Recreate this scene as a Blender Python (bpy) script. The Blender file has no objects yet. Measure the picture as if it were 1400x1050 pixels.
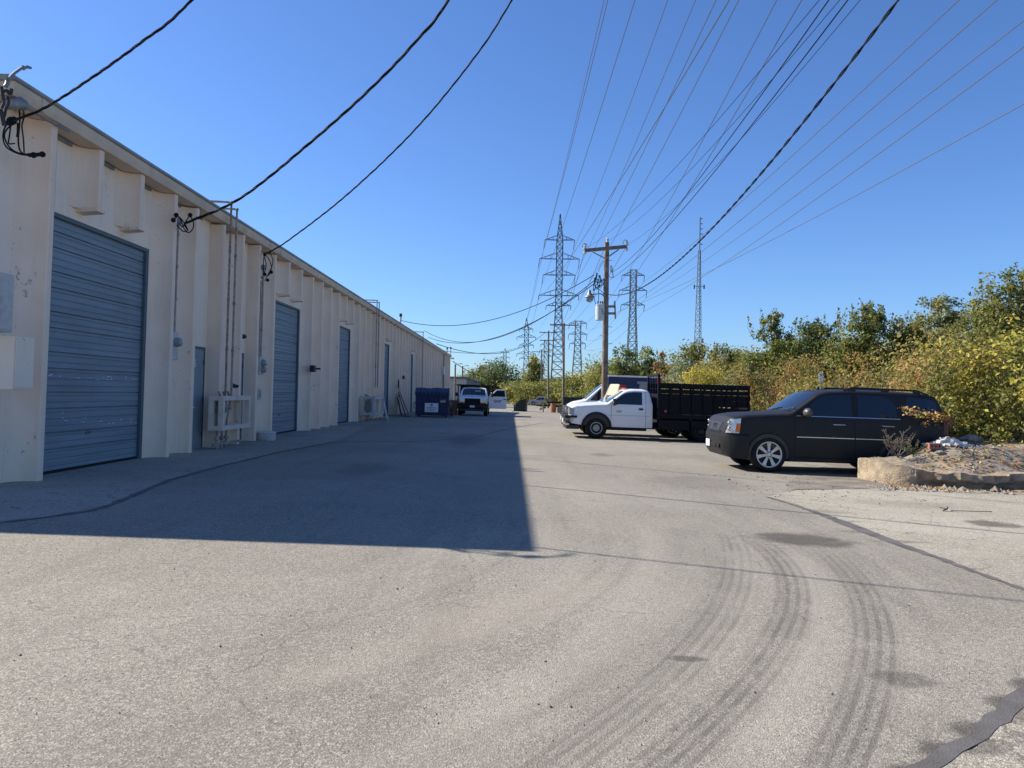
import bpy, bmesh, math, random
import numpy as np
from mathutils import Vector, Matrix
random.seed(7); np.random.seed(7)
S = bpy.context.scene
COL = S.collection
PI = math.pi
# ------------------------------------------------------------------ camera model
F = 1052.0; CZ = 1.44; PITCH = math.atan(.050); ROLL = .013
SX, SY = -1.3, 525 - 40 - 525.0
_R0 = Vector((1, 0, 0)); _U0 = Vector((0, -math.sin(PITCH), math.cos(PITCH))); _Fw = Vector((0, math.cos(PITCH), math.sin(PITCH)))
_R = _R0*math.cos(ROLL) + _U0*math.sin(ROLL)
_U = _U0*math.cos(ROLL) - _R0*math.sin(ROLL)
CAM = Vector((0, 0, CZ))
def ray(px, py):
    return _Fw + _R*((px-700-SX)/F) + _U*(-(py-525-SY)/F)
def atY(px, py, Y):
    d = ray(px, py); return CAM + d*(Y/d.y)
def atX(px, py, X):
    d = ray(px, py); return CAM + d*(X/d.x)
def ss(a, b, t):
    t = max(0., min(1., (t-a)/(b-a))); return t*t*(3-2*t)
def gz(X, Y):
    return -.021*(min(max(X, -30), 14)+7.2) - .62*ss(50, 92, Y)
def gnd(px, py):
    d = ray(px, py); p = None; t = 1.
    for i in range(60):
        p = CAM + d*t
        t = (gz(p.x, p.y)-CZ)/d.z
    return CAM + d*t
# ------------------------------------------------------------------ materials
def mat(name, col, rough=.8, metal=0., var=.12, scale=6., bump=0., bscale=40., spec=.5, coat=0., detail=6., col2=None, m2=0., dirt=0., chips=0., stretch=None, dstretch=None):
    m = bpy.data.materials.new(name); m.use_nodes = True
    nt = m.node_tree; N = nt.nodes; L = nt.links
    b = N['Principled BSDF']
    b.inputs['Roughness'].default_value = rough; b.inputs['Metallic'].default_value = metal
    b.inputs['Specular IOR Level'].default_value = spec
    b.inputs['Coat Weight'].default_value = coat
    tc = N.new('ShaderNodeTexCoord')
    n = N.new('ShaderNodeTexNoise'); n.inputs['Scale'].default_value = scale; n.inputs['Detail'].default_value = detail
    if stretch:
        mp_ = N.new('ShaderNodeMapping'); mp_.inputs['Scale'].default_value = stretch
        L.new(tc.outputs['Object'], mp_.inputs['Vector']); L.new(mp_.outputs[0], n.inputs['Vector'])
    else: L.new(tc.outputs['Object'], n.inputs['Vector'])
    r = N.new('ShaderNodeValToRGB')
    c = col; c2 = col2 or tuple(max(0, x*(1+var)) for x in col)
    r.color_ramp.elements[0].position = .3; r.color_ramp.elements[1].position = .7
    r.color_ramp.elements[0].color = tuple(x*(1-var) for x in c)+(1,); r.color_ramp.elements[1].color = c2+(1,)
    L.new(n.outputs['Fac'], r.inputs['Fac'])
    out = r.outputs['Color']
    if dirt > 0:
        n2 = N.new('ShaderNodeTexNoise'); n2.inputs['Scale'].default_value = scale*.35; n2.inputs['Detail'].default_value = 10; n2.inputs['Roughness'].default_value = .7
        if dstretch:
            mq_ = N.new('ShaderNodeMapping'); mq_.inputs['Scale'].default_value = dstretch
            L.new(tc.outputs['Object'], mq_.inputs['Vector']); L.new(mq_.outputs[0], n2.inputs['Vector'])
        else: L.new(tc.outputs['Object'], n2.inputs['Vector'])
        mr = N.new('ShaderNodeMapRange'); mr.inputs['From Min'].default_value = .52; mr.inputs['From Max'].default_value = .72
        mr.inputs['To Max'].default_value = dirt
        L.new(n2.outputs['Fac'], mr.inputs['Value'])
        mx = N.new('ShaderNodeMix'); mx.data_type = 'RGBA'
        L.new(mr.outputs['Result'], mx.inputs[0]); L.new(out, mx.inputs[6]); mx.inputs[7].default_value = (.09, .07, .05, 1)
        out = mx.outputs[2]
    if chips > 0:
        n3 = N.new('ShaderNodeTexNoise'); n3.inputs['Scale'].default_value = 9; n3.inputs['Detail'].default_value = 6; n3.inputs['Roughness'].default_value = .75
        n4 = N.new('ShaderNodeTexNoise'); n4.inputs['Scale'].default_value = 1.1; n4.inputs['Detail'].default_value = 3
        L.new(tc.outputs['Object'], n3.inputs['Vector']); L.new(tc.outputs['Object'], n4.inputs['Vector'])
        ad = N.new('ShaderNodeMath'); ad.operation = 'MULTIPLY_ADD'; L.new(n4.outputs['Fac'], ad.inputs[0]); ad.inputs[1].default_value = .55; L.new(n3.outputs['Fac'], ad.inputs[2])
        mr3 = N.new('ShaderNodeMapRange'); mr3.inputs['From Min'].default_value = .955; mr3.inputs['From Max'].default_value = .985; mr3.inputs['To Max'].default_value = chips
        L.new(ad.outputs[0], mr3.inputs['Value'])
        mx3 = N.new('ShaderNodeMix'); mx3.data_type = 'RGBA'; L.new(mr3.outputs['Result'], mx3.inputs[0]); L.new(out, mx3.inputs[6]); mx3.inputs[7].default_value = (.16, .12, .09, 1)
        out = mx3.outputs[2]
    L.new(out, b.inputs['Base Color'])
    if bump > 0:
        nb = N.new('ShaderNodeTexNoise'); nb.inputs['Scale'].default_value = bscale; nb.inputs['Detail'].default_value = 5
        L.new(tc.outputs['Object'], nb.inputs['Vector'])
        bp = N.new('ShaderNodeBump'); bp.inputs['Strength'].default_value = bump; bp.inputs['Distance'].default_value = .02
        L.new(nb.outputs['Fac'], bp.inputs['Height']); L.new(bp.outputs['Normal'], b.inputs['Normal'])
    return m
MT = {}
MT['wall'] = mat('precast_paint', (.88, .72, .56), .85, var=.04, scale=1.3, bump=.25, bscale=25, col2=(.92, .765, .605), dirt=.10, chips=.6, dstretch=(9, 9, .8))
MT['finshade'] = mat('precast_fin_shade_tint', (.85, .655, .495), .85, var=.04, scale=1.6, bump=.25, bscale=25, col2=(.885, .70, .54), dirt=.12, chips=.6, dstretch=(9, 9, .8))  # wall paint made darker and tanner: shade of the fin sides put into colour
MT['fascia'] = mat('fascia_paint', (.62, .50, .37), .7, var=.08, scale=2, dirt=.4)
MT['gutter'] = mat('gutter_metal', (.30, .29, .26), .5, metal=.3, var=.15, scale=2)
MT['roofing'] = mat('roofing', (.3, .3, .29), .9)
MT['bluedoor'] = mat('blue_door_paint', (.185, .24, .27), .5, var=.14, scale=1.6, dirt=.2, bump=.05, stretch=(1, .35, 5.5))
MT['bluedark'] = mat('blue_frame_paint', (.085, .115, .14), .55)
MT['greydoor'] = mat('blue_grey_door', (.23, .28, .30), .55, var=.08)
MT['palewall'] = mat('pale_metal_paint', (.52, .5, .47), .6, var=.08, dirt=.5)
MT['black'] = mat('black_rubber', (.010, .010, .011), .7, var=.2, spec=.25)
MT['blackp'] = mat('black_plastic', (.02, .02, .022), .45, var=.1)
MT['cable'] = mat('cable_black', (.015, .015, .017), .85, var=.1, spec=.15)
MT['alu'] = mat('bare_aluminium', (.055, .055, .06), .9, metal=.0, spec=.15, var=.1)
MT['wirehv'] = mat('conductor', (.10, .105, .12), .6, metal=.0, var=.1)
MT['galv'] = mat('galvanised_steel', (.24, .26, .27), .55, metal=.5, var=.15, scale=3)
MT['tower'] = mat('tower_steel', (.13, .15, .15), .6, metal=.3, var=.1, scale=.3)
MT['rust'] = mat('rusty_pipe', (.30, .14, .08), .85, var=.35, scale=9, col2=(.42, .33, .27))
MT['rust2'] = mat('rusty_painted_steel', (.28, .22, .18), .8, var=.3, scale=6, col2=(.45, .42, .38))
MT['pipe'] = mat('grey_pipe', (.24, .24, .23), .6, metal=.2, var=.15)
MT['wood'] = mat('weathered_wood', (.17, .12, .085), .9, var=.3, scale=4, bump=.4, bscale=60, col2=(.27, .22, .18))
MT['wood2'] = mat('dark_old_timber', (.10, .07, .05), .9, var=.3, scale=4)
MT['porcelain'] = mat('porcelain', (.5, .5, .48), .25, var=.05)
MT['transf'] = mat('transformer_paint', (.55, .58, .56), .4, var=.05)
MT['white'] = mat('white_paint', (.80, .80, .79), .28, var=.02, coat=.4, scale=2)
MT['whitep'] = mat('white_plastic', (.75, .75, .73), .5, var=.04)
MT['cream'] = mat('cream_board', (.68, .62, .42), .7, var=.06)
MT['suv'] = mat('matte_charcoal_paint', (.015, .0155, .017), .5, var=.08, spec=.25)
MT['suvtrim'] = mat('charcoal_trim', (.016, .017, .018), .5, spec=.3, var=.1)
MT['mirrorcap'] = mat('grey_mirror_cap', (.07, .07, .068), .4, var=.1)
MT['rackpaint'] = mat('beige_rack_paint', (.66, .55, .45), .7, var=.1, scale=4, dirt=.5)
MT['chrome'] = mat('brushed_chrome', (.55, .54, .52), .25, metal=1., var=.05)
MT['silver'] = mat('alloy_wheel', (.50, .49, .48), .32, metal=.7, var=.05)
MT['steelwheel'] = mat('steel_wheel', (.33, .34, .35), .4, metal=.6, var=.1)
MT['grey'] = mat('silver_grey_paint', (.36, .39, .45), .3, metal=.4, var=.04, coat=.5)
MT['blue'] = mat('navy_truck_body', (.010, .020, .085), .4, var=.06)
MT['navy'] = mat('navy_dumpster_paint', (.012, .022, .085), .55, var=.25, scale=3, dirt=.25)
MT['dgreen'] = mat('dark_green_steel', (.006, .018, .017), .5, var=.2, scale=3)
MT['red'] = mat('red_paint', (.4, .03, .03), .4)
MT['tail'] = mat('tail_lens', (.10, .008, .008), .3)
MT['amber'] = mat('amber_lens', (.75, .16, .02), .2, var=.05)
MT['lens'] = mat('headlight_lens', (.62, .62, .62), .12, metal=.35, var=.25, scale=14)
MT['stake'] = mat('black_stake_steel', (.004, .0045, .008), .55, var=.3, scale=3, spec=.2)
MT['terra'] = mat('terracotta', (.42, .15, .07), .8, var=.15)
MT['concrete'] = mat('old_concrete', (.30, .25, .19), .95, var=.35, scale=4.5, bump=1., bscale=30, col2=(.42, .33, .22), dirt=.6)
MT['dirt'] = mat('dry_dirt', (.22, .18, .135), .97, var=.3, scale=3, bump=.8, bscale=14, col2=(.33, .28, .215))
MT['rock'] = mat('rubble_stone', (.30, .27, .23), .95, var=.25, scale=5, bump=.5, bscale=20)
MT['brick'] = mat('brick_clay', (.33, .14, .10), .9, var=.25, scale=12)
MT['bark'] = mat('bark', (.10, .085, .07), .95, var=.3, scale=8)
MT['deadtwig'] = mat('dry_twig', (.20, .165, .12), .9, var=.2)
MT['plasticbag'] = mat('crumpled_white_sheet', (.55, .54, .52), .5, var=.15, scale=9)
MT['farwall'] = mat('far_pale_wall', (.42, .39, .35), .85, var=.08)
MT['farroof'] = mat('far_dark_roof', (.13, .13, .13), .8)
MT['fargrey'] = mat('far_grey_wall', (.30, .32, .32), .8)
MT['sign'] = mat('white_sign_face', (.74, .75, .77), .5, var=.03)
MT['ink'] = mat('dark_ink', (.03, .045, .10), .6)
MT['tan'] = mat('tan_brick_crate', (.24, .12, .08), .85, var=.2)
MT['interior'] = mat('dark_interior', (.02, .02, .022), .8)
MT['tar'] = mat('tar_seal', (.10, .093, .085), .8, var=.25, scale=5, bump=.3, bscale=90, col2=(.14, .13, .125))
def glass(name, col, rough=.06):
    m = bpy.data.materials.new(name); m.use_nodes = True
    b = m.node_tree.nodes['Principled BSDF']; b.inputs['Base Color'].default_value = col+(1,)
    b.inputs['Roughness'].default_value = rough; b.inputs['Specular IOR Level'].default_value = .7
    return m
MT['glass'] = glass('tinted_glass', (.006, .008, .014))
MT['glass2'] = glass('clear_car_glass', (.012, .02, .024), .05)
MT['meterglass'] = glass('meter_glass', (.25, .27, .28), .1)
# --- foliage: colour comes per leaf from a colour attribute (true leaf colours)
def leafmat():
    m = bpy.data.materials.new('leaves'); m.use_nodes = True
    nt = m.node_tree; N = nt.nodes; L = nt.links
    for n in list(N): N.remove(n)
    o = N.new('ShaderNodeOutputMaterial'); a = N.new('ShaderNodeAttribute'); a.attribute_name = 'leaf'
    p = N.new('ShaderNodeBsdfPrincipled'); p.inputs['Roughness'].default_value = .6; p.inputs['Specular IOR Level'].default_value = .3
    t = N.new('ShaderNodeBsdfTranslucent'); mx = N.new('ShaderNodeMixShader'); mx.inputs[0].default_value = .45
    L.new(a.outputs['Color'], p.inputs['Base Color']); L.new(a.outputs['Color'], t.inputs['Color'])
    L.new(p.outputs[0], mx.inputs[1]); L.new(t.outputs[0], mx.inputs[2]); L.new(mx.outputs[0], o.inputs['Surface'])
    return m
MT['leaf'] = leafmat()
# ------------------------------------------------------------------ mesh builder
class MB:
    def __init__(s): s.v = []; s.f = []
    def add(s, v, f):
        o = len(s.v); s.v += [tuple(p) for p in v]; s.f += [tuple(i+o for i in q) for q in f]; return s
    def box(s, x0, x1, y0, y1, z0, z1):
        return s.add([(x0,y0,z0),(x1,y0,z0),(x1,y1,z0),(x0,y1,z0),(x0,y0,z1),(x1,y0,z1),(x1,y1,z1),(x0,y1,z1)],
                     [(0,3,2,1),(4,5,6,7),(0,1,5,4),(1,2,6,5),(2,3,7,6),(3,0,4,7)])
    def bar(s, a, b, w, h=None, up=(0,0,1)):
        h = h or w; a = Vector(a); b = Vector(b); d = (b-a).normalized(); u = Vector(up)
        if abs(d.dot(u)) > .97: u = Vector((0, 1, 0))
        r = d.cross(u).normalized(); u = r.cross(d).normalized()
        v = []
        for p in (a, b):
            for (i, j) in ((-1,-1),(1,-1),(1,1),(-1,1)): v.append(p+r*(i*w/2)+u*(j*h/2))
        return s.add(v, [(0,1,2,3),(7,6,5,4),(0,4,5,1),(1,5,6,2),(2,6,7,3),(3,7,4,0)])
    def tube(s, pts, r, n=6, caps=True):
        pts = [Vector(p) for p in pts]; m = len(pts)
        rs = r if isinstance(r, (list, tuple)) else [r]*m
        v = []; f = []; pu = None
        for i, p in enumerate(pts):
            d = (pts[min(i+1, m-1)]-pts[max(i-1, 0)])
            d = d.normalized() if d.length > 1e-9 else Vector((0,0,1))
            if pu is None: pu = Vector((0,0,1)) if abs(d.z) < .9 else Vector((1,0,0))
            a = d.cross(pu)
            if a.length < 1e-6: a = d.cross(Vector((0,1,.1)))
            a.normalize(); pu = a.cross(d).normalized()
            for k in range(n):
                t = 2*PI*k/n; v.append(p + a*math.cos(t)*rs[i] + pu*math.sin(t)*rs[i])
        for i in range(m-1):
            for k in range(n):
                k2 = (k+1) % n; f.append((i*n+k, i*n+k2, (i+1)*n+k2, (i+1)*n+k))
        if caps: f.append(tuple(range(n))[::-1]); f.append(tuple(range((m-1)*n, m*n)))
        return s.add(v, f)
    def cyl(s, a, b, r, r2=None, n=16): return s.tube([a, b], [r, r if r2 is None else r2], n)
    def lathe(s, prof, c, axis='z', n=24):
        v = []; f = []; m = len(prof)
        for (r, h) in prof:
            for k in range(n):
                t = 2*PI*k/n; x, y = r*math.cos(t), r*math.sin(t)
                if axis == 'z': q = (c[0]+x, c[1]+y, c[2]+h)
                elif axis == 'y': q = (c[0]+x, c[1]+h, c[2]+y)
                else: q = (c[0]+h, c[1]+x, c[2]+y)
                v.append(q)
        for i in range(m-1):
            for k in range(n):
                k2 = (k+1) % n; f.append((i*n+k, i*n+k2, (i+1)*n+k2, (i+1)*n+k))
        f.append(tuple(range(n))[::-1]); f.append(tuple(range((m-1)*n, m*n)))
        return s.add(v, f)
    def prism(s, poly, axis, a, b):
        """poly of 2D points; axis 'y': (x,z) extruded a..b along y; 'x': (y,z); 'z': (x,y)"""
        n = len(poly); v = []
        for t in (a, b):
            for (p, q) in poly:
                v.append((p, t, q) if axis == 'y' else (t, p, q) if axis == 'x' else (p, q, t))
        f = [tuple(range(n)), tuple(range(2*n-1, n-1, -1))]
        for i in range(n): j = (i+1) % n; f.append((j, i, n+i, n+j))
        return s.add(v, f)
    def ball(s, c, r, n=10, sz=1.):
        prof = [(max(.0005, r*math.sin(PI*i/n)), -r*sz*math.cos(PI*i/n)) for i in range(n+1)]
        return s.lathe(prof, c, 'z', n+2)
    def build(s, name, m, parent=None, smooth=False, bevel=0., loc=None, angle=35):
        me = bpy.data.meshes.new(name); me.from_pydata(s.v, [], s.f); me.update()
        bm = bmesh.new(); bm.from_mesh(me); bmesh.ops.recalc_face_normals(bm, faces=bm.faces); bm.to_mesh(me); bm.free()
        o = bpy.data.objects.new(name, me); COL.objects.link(o)
        if m is not None: me.materials.append(MT[m] if isinstance(m, str) else m)
        if parent is not None: o.parent = parent
        if loc is not None: o.location = loc
        if smooth:
            me.shade_smooth(); me.set_sharp_from_angle(angle=math.radians(angle))
        if bevel > 0:
            b = o.modifiers.new('bevel', 'BEVEL'); b.width = bevel; b.segments = 2; b.limit_method = 'ANGLE'; b.angle_limit = math.radians(40)
            b.harden_normals = False
        return o
def tag(o, label=None, cat=None, group=None, kind=None):
    if label: o['label'] = label
    if cat: o['category'] = cat
    if group: o['group'] = group
    if kind: o['kind'] = kind
    return o
def thing(name, label, cat, loc=(0,0,0), rz=0, group=None, rot=None):
    o = bpy.data.objects.new(name, None); COL.objects.link(o); o.empty_display_size = .3
    o.location = loc; o.rotation_euler = rot or (0, 0, rz)
    return tag(o, label, cat, group)
def text_mesh(name, body, size, m, parent, loc, rot, ext=.003, align='CENTER', sx=1.):
    cu = bpy.data.curves.new(name, 'FONT'); cu.body = body; cu.size = size; cu.extrude = ext; cu.align_x = align; cu.align_y = 'CENTER'
    t = bpy.data.objects.new(name+'_c', cu); COL.objects.link(t)
    dg = bpy.context.evaluated_depsgraph_get(); me = bpy.data.meshes.new_from_object(t.evaluated_get(dg))
    bpy.data.objects.remove(t); bpy.data.curves.remove(cu)
    o = bpy.data.objects.new(name, me); COL.objects.link(o); me.materials.clear(); me.materials.append(MT[m])
    o.parent = parent; o.location = loc; o.rotation_euler = rot; o.scale = (sx, 1, 1)
    return o
def catenary(a, b, sag, n=14):
    a = Vector(a); b = Vector(b)
    return [a.lerp(b, i/n) - Vector((0,0,sag*4*(i/n)*(1-i/n))) for i in range(n+1)]
#SPLIT
# ------------------------------------------------------------------ ground
def nodes_expr(nt):
    N = nt.nodes; L = nt.links
    def m(op, a, b=None, c=None, clamp=False):
        n = N.new('ShaderNodeMath'); n.operation = op; n.use_clamp = clamp
        for i, v in enumerate((a, b, c)):
            if v is None: continue
            if isinstance(v, (int, float)): n.inputs[i].default_value = v
            else: L.new(v, n.inputs[i])
        return n.outputs[0]
    def mr(v, a, b, c=0., d=1., smooth=True):
        n = N.new('ShaderNodeMapRange'); n.interpolation_type = 'SMOOTHSTEP' if smooth else 'LINEAR'
        L.new(v, n.inputs['Value'])
        for k, x in (('From Min', a), ('From Max', b), ('To Min', c), ('To Max', d)): n.inputs[k].default_value = x
        return n.outputs['Result']
    def noise(vec, sc, det=5, rough=.5, dist=0.):
        n = N.new('ShaderNodeTexNoise'); n.inputs['Scale'].default_value = sc; n.inputs['Detail'].default_value = det
        n.inputs['Roughness'].default_value = rough; n.inputs['Distortion'].default_value = dist
        L.new(vec, n.inputs['Vector']); return n.outputs['Fac']
    def mix(f, a, b, mode='MIX'):
        n = N.new('ShaderNodeMix'); n.data_type = 'RGBA'; n.blend_type = mode
        for i, v in ((0, f), (6, a), (7, b)):
            if isinstance(v, (int, float)): n.inputs[i].default_value = v
            elif isinstance(v, tuple): n.inputs[i].default_value = v+(1,)
            else: L.new(v, n.inputs[i])
        return n.outputs[2]
    return m, mr, noise, mix
TR = [[(1002,735),(1012,770),(1000,820),(970,870),(915,930),(850,985),(775,1040)],
      [(1045,745),(1075,775),(1087,800),(1085,840),(1065,880),(1025,930),(980,985),(915,1040)],
      [(1140,760),(1175,800),(1192,830),(1200,870),(1192,920),(1175,985),(1150,1045)],
      [(940,725),(955,770),(945,820),(905,870),(850,925),(770,985),(690,1040)]]
def ground_mat(name, base, light, concrete=False):
    m_ = bpy.data.materials.new(name); m_.use_nodes = True
    nt = m_.node_tree; N = nt.nodes; L = nt.links; b = N['Principled BSDF']
    m, mr, noise, mix = nodes_expr(nt)
    g = N.new('ShaderNodeNewGeometry'); pos = g.outputs['Position']
    sp = N.new('ShaderNodeSeparateXYZ'); L.new(pos, sp.inputs[0]); X, Y = sp.outputs[0], sp.outputs[1]
    big = noise(pos, .22, 4, .6); mid = noise(pos, 1.3, 6, .65); fine = noise(pos, 22, 4, .7)
    c = mix(mr(big, .35, .65), base, light)
    c = mix(mr(mid, .3, .75, 0, .35), c, tuple(x*.72 for x in base))
    # aggregate: light and dark stones
    vo = N.new('ShaderNodeTexVoronoi'); vo.inputs['Scale'].default_value = 115; L.new(pos, vo.inputs['Vector'])
    sv = N.new('ShaderNodeSeparateColor'); L.new(vo.outputs['Color'], sv.inputs[0])
    c = mix(mr(sv.outputs[0], .66, .92, 0, .55), c, tuple(min(1, x*1.75) for x in light))
    c = mix(mr(sv.outputs[1], .72, .95, 0, .6), c, tuple(x*.38 for x in base))
    vo2 = N.new('ShaderNodeTexVoronoi'); vo2.inputs['Scale'].default_value = 48; L.new(pos, vo2.inputs['Vector'])
    sv2 = N.new('ShaderNodeSeparateColor'); L.new(vo2.outputs['Color'], sv2.inputs[0])
    c = mix(mr(sv2.outputs[2], .80, .97, 0, .35), c, tuple(x*.5 for x in base))
    c = mix(mr(sv2.outputs[0], .86, .98, 0, .4), c, tuple(min(1, x*1.5) for x in light))
    if not concrete:
        # tyre scrub marks, fitted curves X = f(Y)
        stre = noise(pos, 2.2, 4, .6)
        for k, tr in enumerate(TR):
            P = [gnd(*q) for q in tr]
            co = np.polyfit([p.y for p in P], [p.x for p in P], 3)
            y0 = min(p.y for p in P); y1 = max(p.y for p in P)
            yc = m('MAXIMUM', Y, y0-1.)
            fx = m('ADD', m('MULTIPLY', m('ADD', m('MULTIPLY', m('ADD', m('MULTIPLY', yc, float(co[0])), float(co[1])), yc), float(co[2])), yc), float(co[3]))
            d = m('SUBTRACT', X, fx)
            band = mr(m('ABSOLUTE', d), .10, .24 if k < 3 else .6, 1, 0)
            rib = mr(m('SINE', m('MULTIPLY', d, 2*PI/.085)), -.3, .7, .35, 1) if k < 3 else .6
            fade = m('MULTIPLY', mr(Y, y0-1.2, y0+.2), mr(Y, y1-.6, y1+.7, 1, 0))
            brk = mr(stre, .3, .6, .45, 1)
            fac = m('MULTIPLY', m('MULTIPLY', m('MULTIPLY', band, rib), fade), brk)
            c = mix(m('MULTIPLY', fac, (.62, .70, .62, .34)[k]), c, tuple(x*.42 for x in base))
            # pale dust between the marks
            dd = mr(m('ABSOLUTE', m('SUBTRACT', d, -.42)), .05, .3, 1, 0)
            c = mix(m('MULTIPLY', m('MULTIPLY', dd, fade), .16), c, tuple(min(1, x*1.5) for x in light))
        # broad swept arcs of older traffic, concentric with the fitted marks
        A_, B_, C_ = [gnd(*q) for q in (TR[1][0], TR[1][3], TR[1][6])]
        dd_ = 2*(A_.x*(B_.y-C_.y)+B_.x*(C_.y-A_.y)+C_.x*(A_.y-B_.y)); a2_, b2_, c2_ = A_.x**2+A_.y**2, B_.x**2+B_.y**2, C_.x**2+C_.y**2
        ux = (a2_*(B_.y-C_.y)+b2_*(C_.y-A_.y)+c2_*(A_.y-B_.y))/dd_; uy = (a2_*(C_.x-B_.x)+b2_*(A_.x-C_.x)+c2_*(B_.x-A_.x))/dd_
        print('arc centre', ux, uy)
        dx = m('SUBTRACT', X, ux); dy = m('SUBTRACT', Y, uy)
        rr = m('SQRT', m('ADD', m('MULTIPLY', dx, dx), m('MULTIPLY', dy, dy)))
        cb = N.new('ShaderNodeCombineXYZ'); L.new(rr, cb.inputs[0]); L.new(m('MULTIPLY', Y, .02), cb.inputs[1])
        arcs = noise(cb.outputs[0], 4.5, 6, .7)
        am = m('MULTIPLY', mr(Y, 9, 16, 1, 0), mr(X, -3, 1, .4, 1))
        c = mix(m('MULTIPLY', mr(arcs, .50, .74, 0, .38), am), c, tuple(x*.6 for x in base))
        c = mix(m('MULTIPLY', mr(arcs, .48, .3, 0, .3), am), c, tuple(min(1, x*1.25) for x in light))
        # pale brown dusty smear in the middle
        q = gnd(640, 850); ex = m('DIVIDE', m('SUBTRACT', X, q.x), 1.1); ey = m('DIVIDE', m('SUBTRACT', m('SUBTRACT', Y, q.y), m('MULTIPLY', m('SUBTRACT', X, q.x), 1.1)), .5)
        e = m('ADD', m('MULTIPLY', ex, ex), m('MULTIPLY', ey, ey))
        c = mix(m('MULTIPLY', mr(e, 0, 2.2, .4, 0), mr(mid, .35, .6)), c, (.36, .31, .25))
        # long streaks down the lane
        cb2 = N.new('ShaderNodeCombineXYZ'); L.new(m('MULTIPLY', X, 1.1), cb2.inputs[0]); L.new(m('MULTIPLY', Y, .05), cb2.inputs[1])
        ln = noise(cb2.outputs[0], 1.5, 6, .6)
        c = mix(mr(ln, .5, .75, 0, .35), c, tuple(x*.62 for x in base))
    # oil / damp stains
    stains = [((1255,1062), .14, .12, .7), ((1300,1030), .15, .11, .7), ((1345,1000), .15, .12, .7), ((1385,962), .15, .12, .7), ((1430,938), .2, .12, .7), ((1400,782), .35, .06, .3), ((1200,728), .5, .12, .4), ((1100,738), .52, .42, .75), ((1235,928), .18, .12, .5), ((940,901), .12, .05, .6), ((823,622), .35, .5, .4), ((500,640), .5, 1.2, .25), ((640,600), .6, 3., .3), ((960,660), 1.0, 1.2, .25)]
    if concrete: stains = [((1357,717), .34, .3, .7), ((1240,690), .8, .5, .2), ((1330,1020), .16, .12, .6), ((1375,975), .18, .12, .6), ((1210,740), .5, .10, .45), ((1130,700), .4, .15, .3)]
    wob = noise(pos, 3.5, 5, .7)
    for (pp, rx, ry, st) in stains:
        q = gnd(*pp); ex = m('DIVIDE', m('SUBTRACT', X, q.x), rx); ey = m('DIVIDE', m('SUBTRACT', Y, q.y), ry)
        e = m('ADD', m('ADD', m('MULTIPLY', ex, ex), m('MULTIPLY', ey, ey)), m('MULTIPLY', m('SUBTRACT', wob, .5), 3.0))
        c = mix(mr(e, .3, 1.6, st, 0), c, (.05, .045, .04))
    # hair cracks
    vc = N.new('ShaderNodeTexVoronoi'); vc.feature = 'DISTANCE_TO_EDGE'; vc.inputs['Scale'].default_value = .9 if concrete else .28
    wv = N.new('ShaderNodeVectorMath'); wv.operation = 'ADD'
    nz = N.new('ShaderNodeTexNoise'); nz.inputs['Scale'].default_value = 1.6; nz.inputs['Detail'].default_value = 6; L.new(pos, nz.inputs['Vector'])
    sc = N.new('ShaderNodeVectorMath'); sc.operation = 'SCALE'; sc.inputs['Scale'].default_value = .9; L.new(nz.outputs['Color'], sc.inputs[0])
    L.new(pos, wv.inputs[0]); L.new(sc.outputs[0], wv.inputs[1]); L.new(wv.outputs[0], vc.inputs['Vector'])
    c = mix(mr(vc.outputs['Distance'], .0, .012 if concrete else .004, .55 if concrete else .35, 0), c, (.05, .045, .04))
    L.new(c, b.inputs['Base Color']); b.inputs['Roughness'].default_value = .88; b.inputs['Specular IOR Level'].default_value = .3
    bp = N.new('ShaderNodeBump'); bp.inputs['Strength'].default_value = .55; bp.inputs['Distance'].default_value = .006
    vb = N.new('ShaderNodeTexVoronoi'); vb.inputs['Scale'].default_value = 110; L.new(pos, vb.inputs['Vector'])
    L.new(m('ADD', vb.outputs['Distance'], m('MULTIPLY', fine, .8)), bp.inputs['Height']); L.new(bp.outputs['Normal'], b.inputs['Normal'])
    return m_
MT['asphalt'] = ground_mat('worn_asphalt', (.222, .203, .167), (.290, .268, .222))
MT['apron'] = ground_mat('grey_apron_concrete', (.27, .245, .205), (.36, .33, .28), True)
MT['lot'] = ground_mat('pale_lot_concrete', (.285, .26, .21), (.385, .355, .285), True)
def grid_sheet(name, xs, ys, zf, m, kind='structure', smooth=True):
    v = [(x, y, zf(x, y)) for y in ys for x in xs]; nx = len(xs)
    f = [(j*nx+i, j*nx+i+1, (j+1)*nx+i+1, (j+1)*nx+i) for j in range(len(ys)-1) for i in range(nx-1)]
    me = bpy.data.meshes.new(name); me.from_pydata(v, [], f); me.update()
    if smooth: me.shade_smooth()
    o = bpy.data.objects.new(name, me); COL.objects.link(o); me.materials.append(MT[m]); o['kind'] = kind
    return o
xs = [-1500, -400, -120, -60, -30, -15, -7.2, 0, 7, 14, 20, 60, 200, 600, 1800]
ys = [-120, -30, 0, 20, 40, 50, 55, 60, 65, 70, 75, 80, 85, 92, 100, 150, 300, 800, 2500, 5000]
grid_sheet('ground', xs, ys, gz, 'asphalt')
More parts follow.
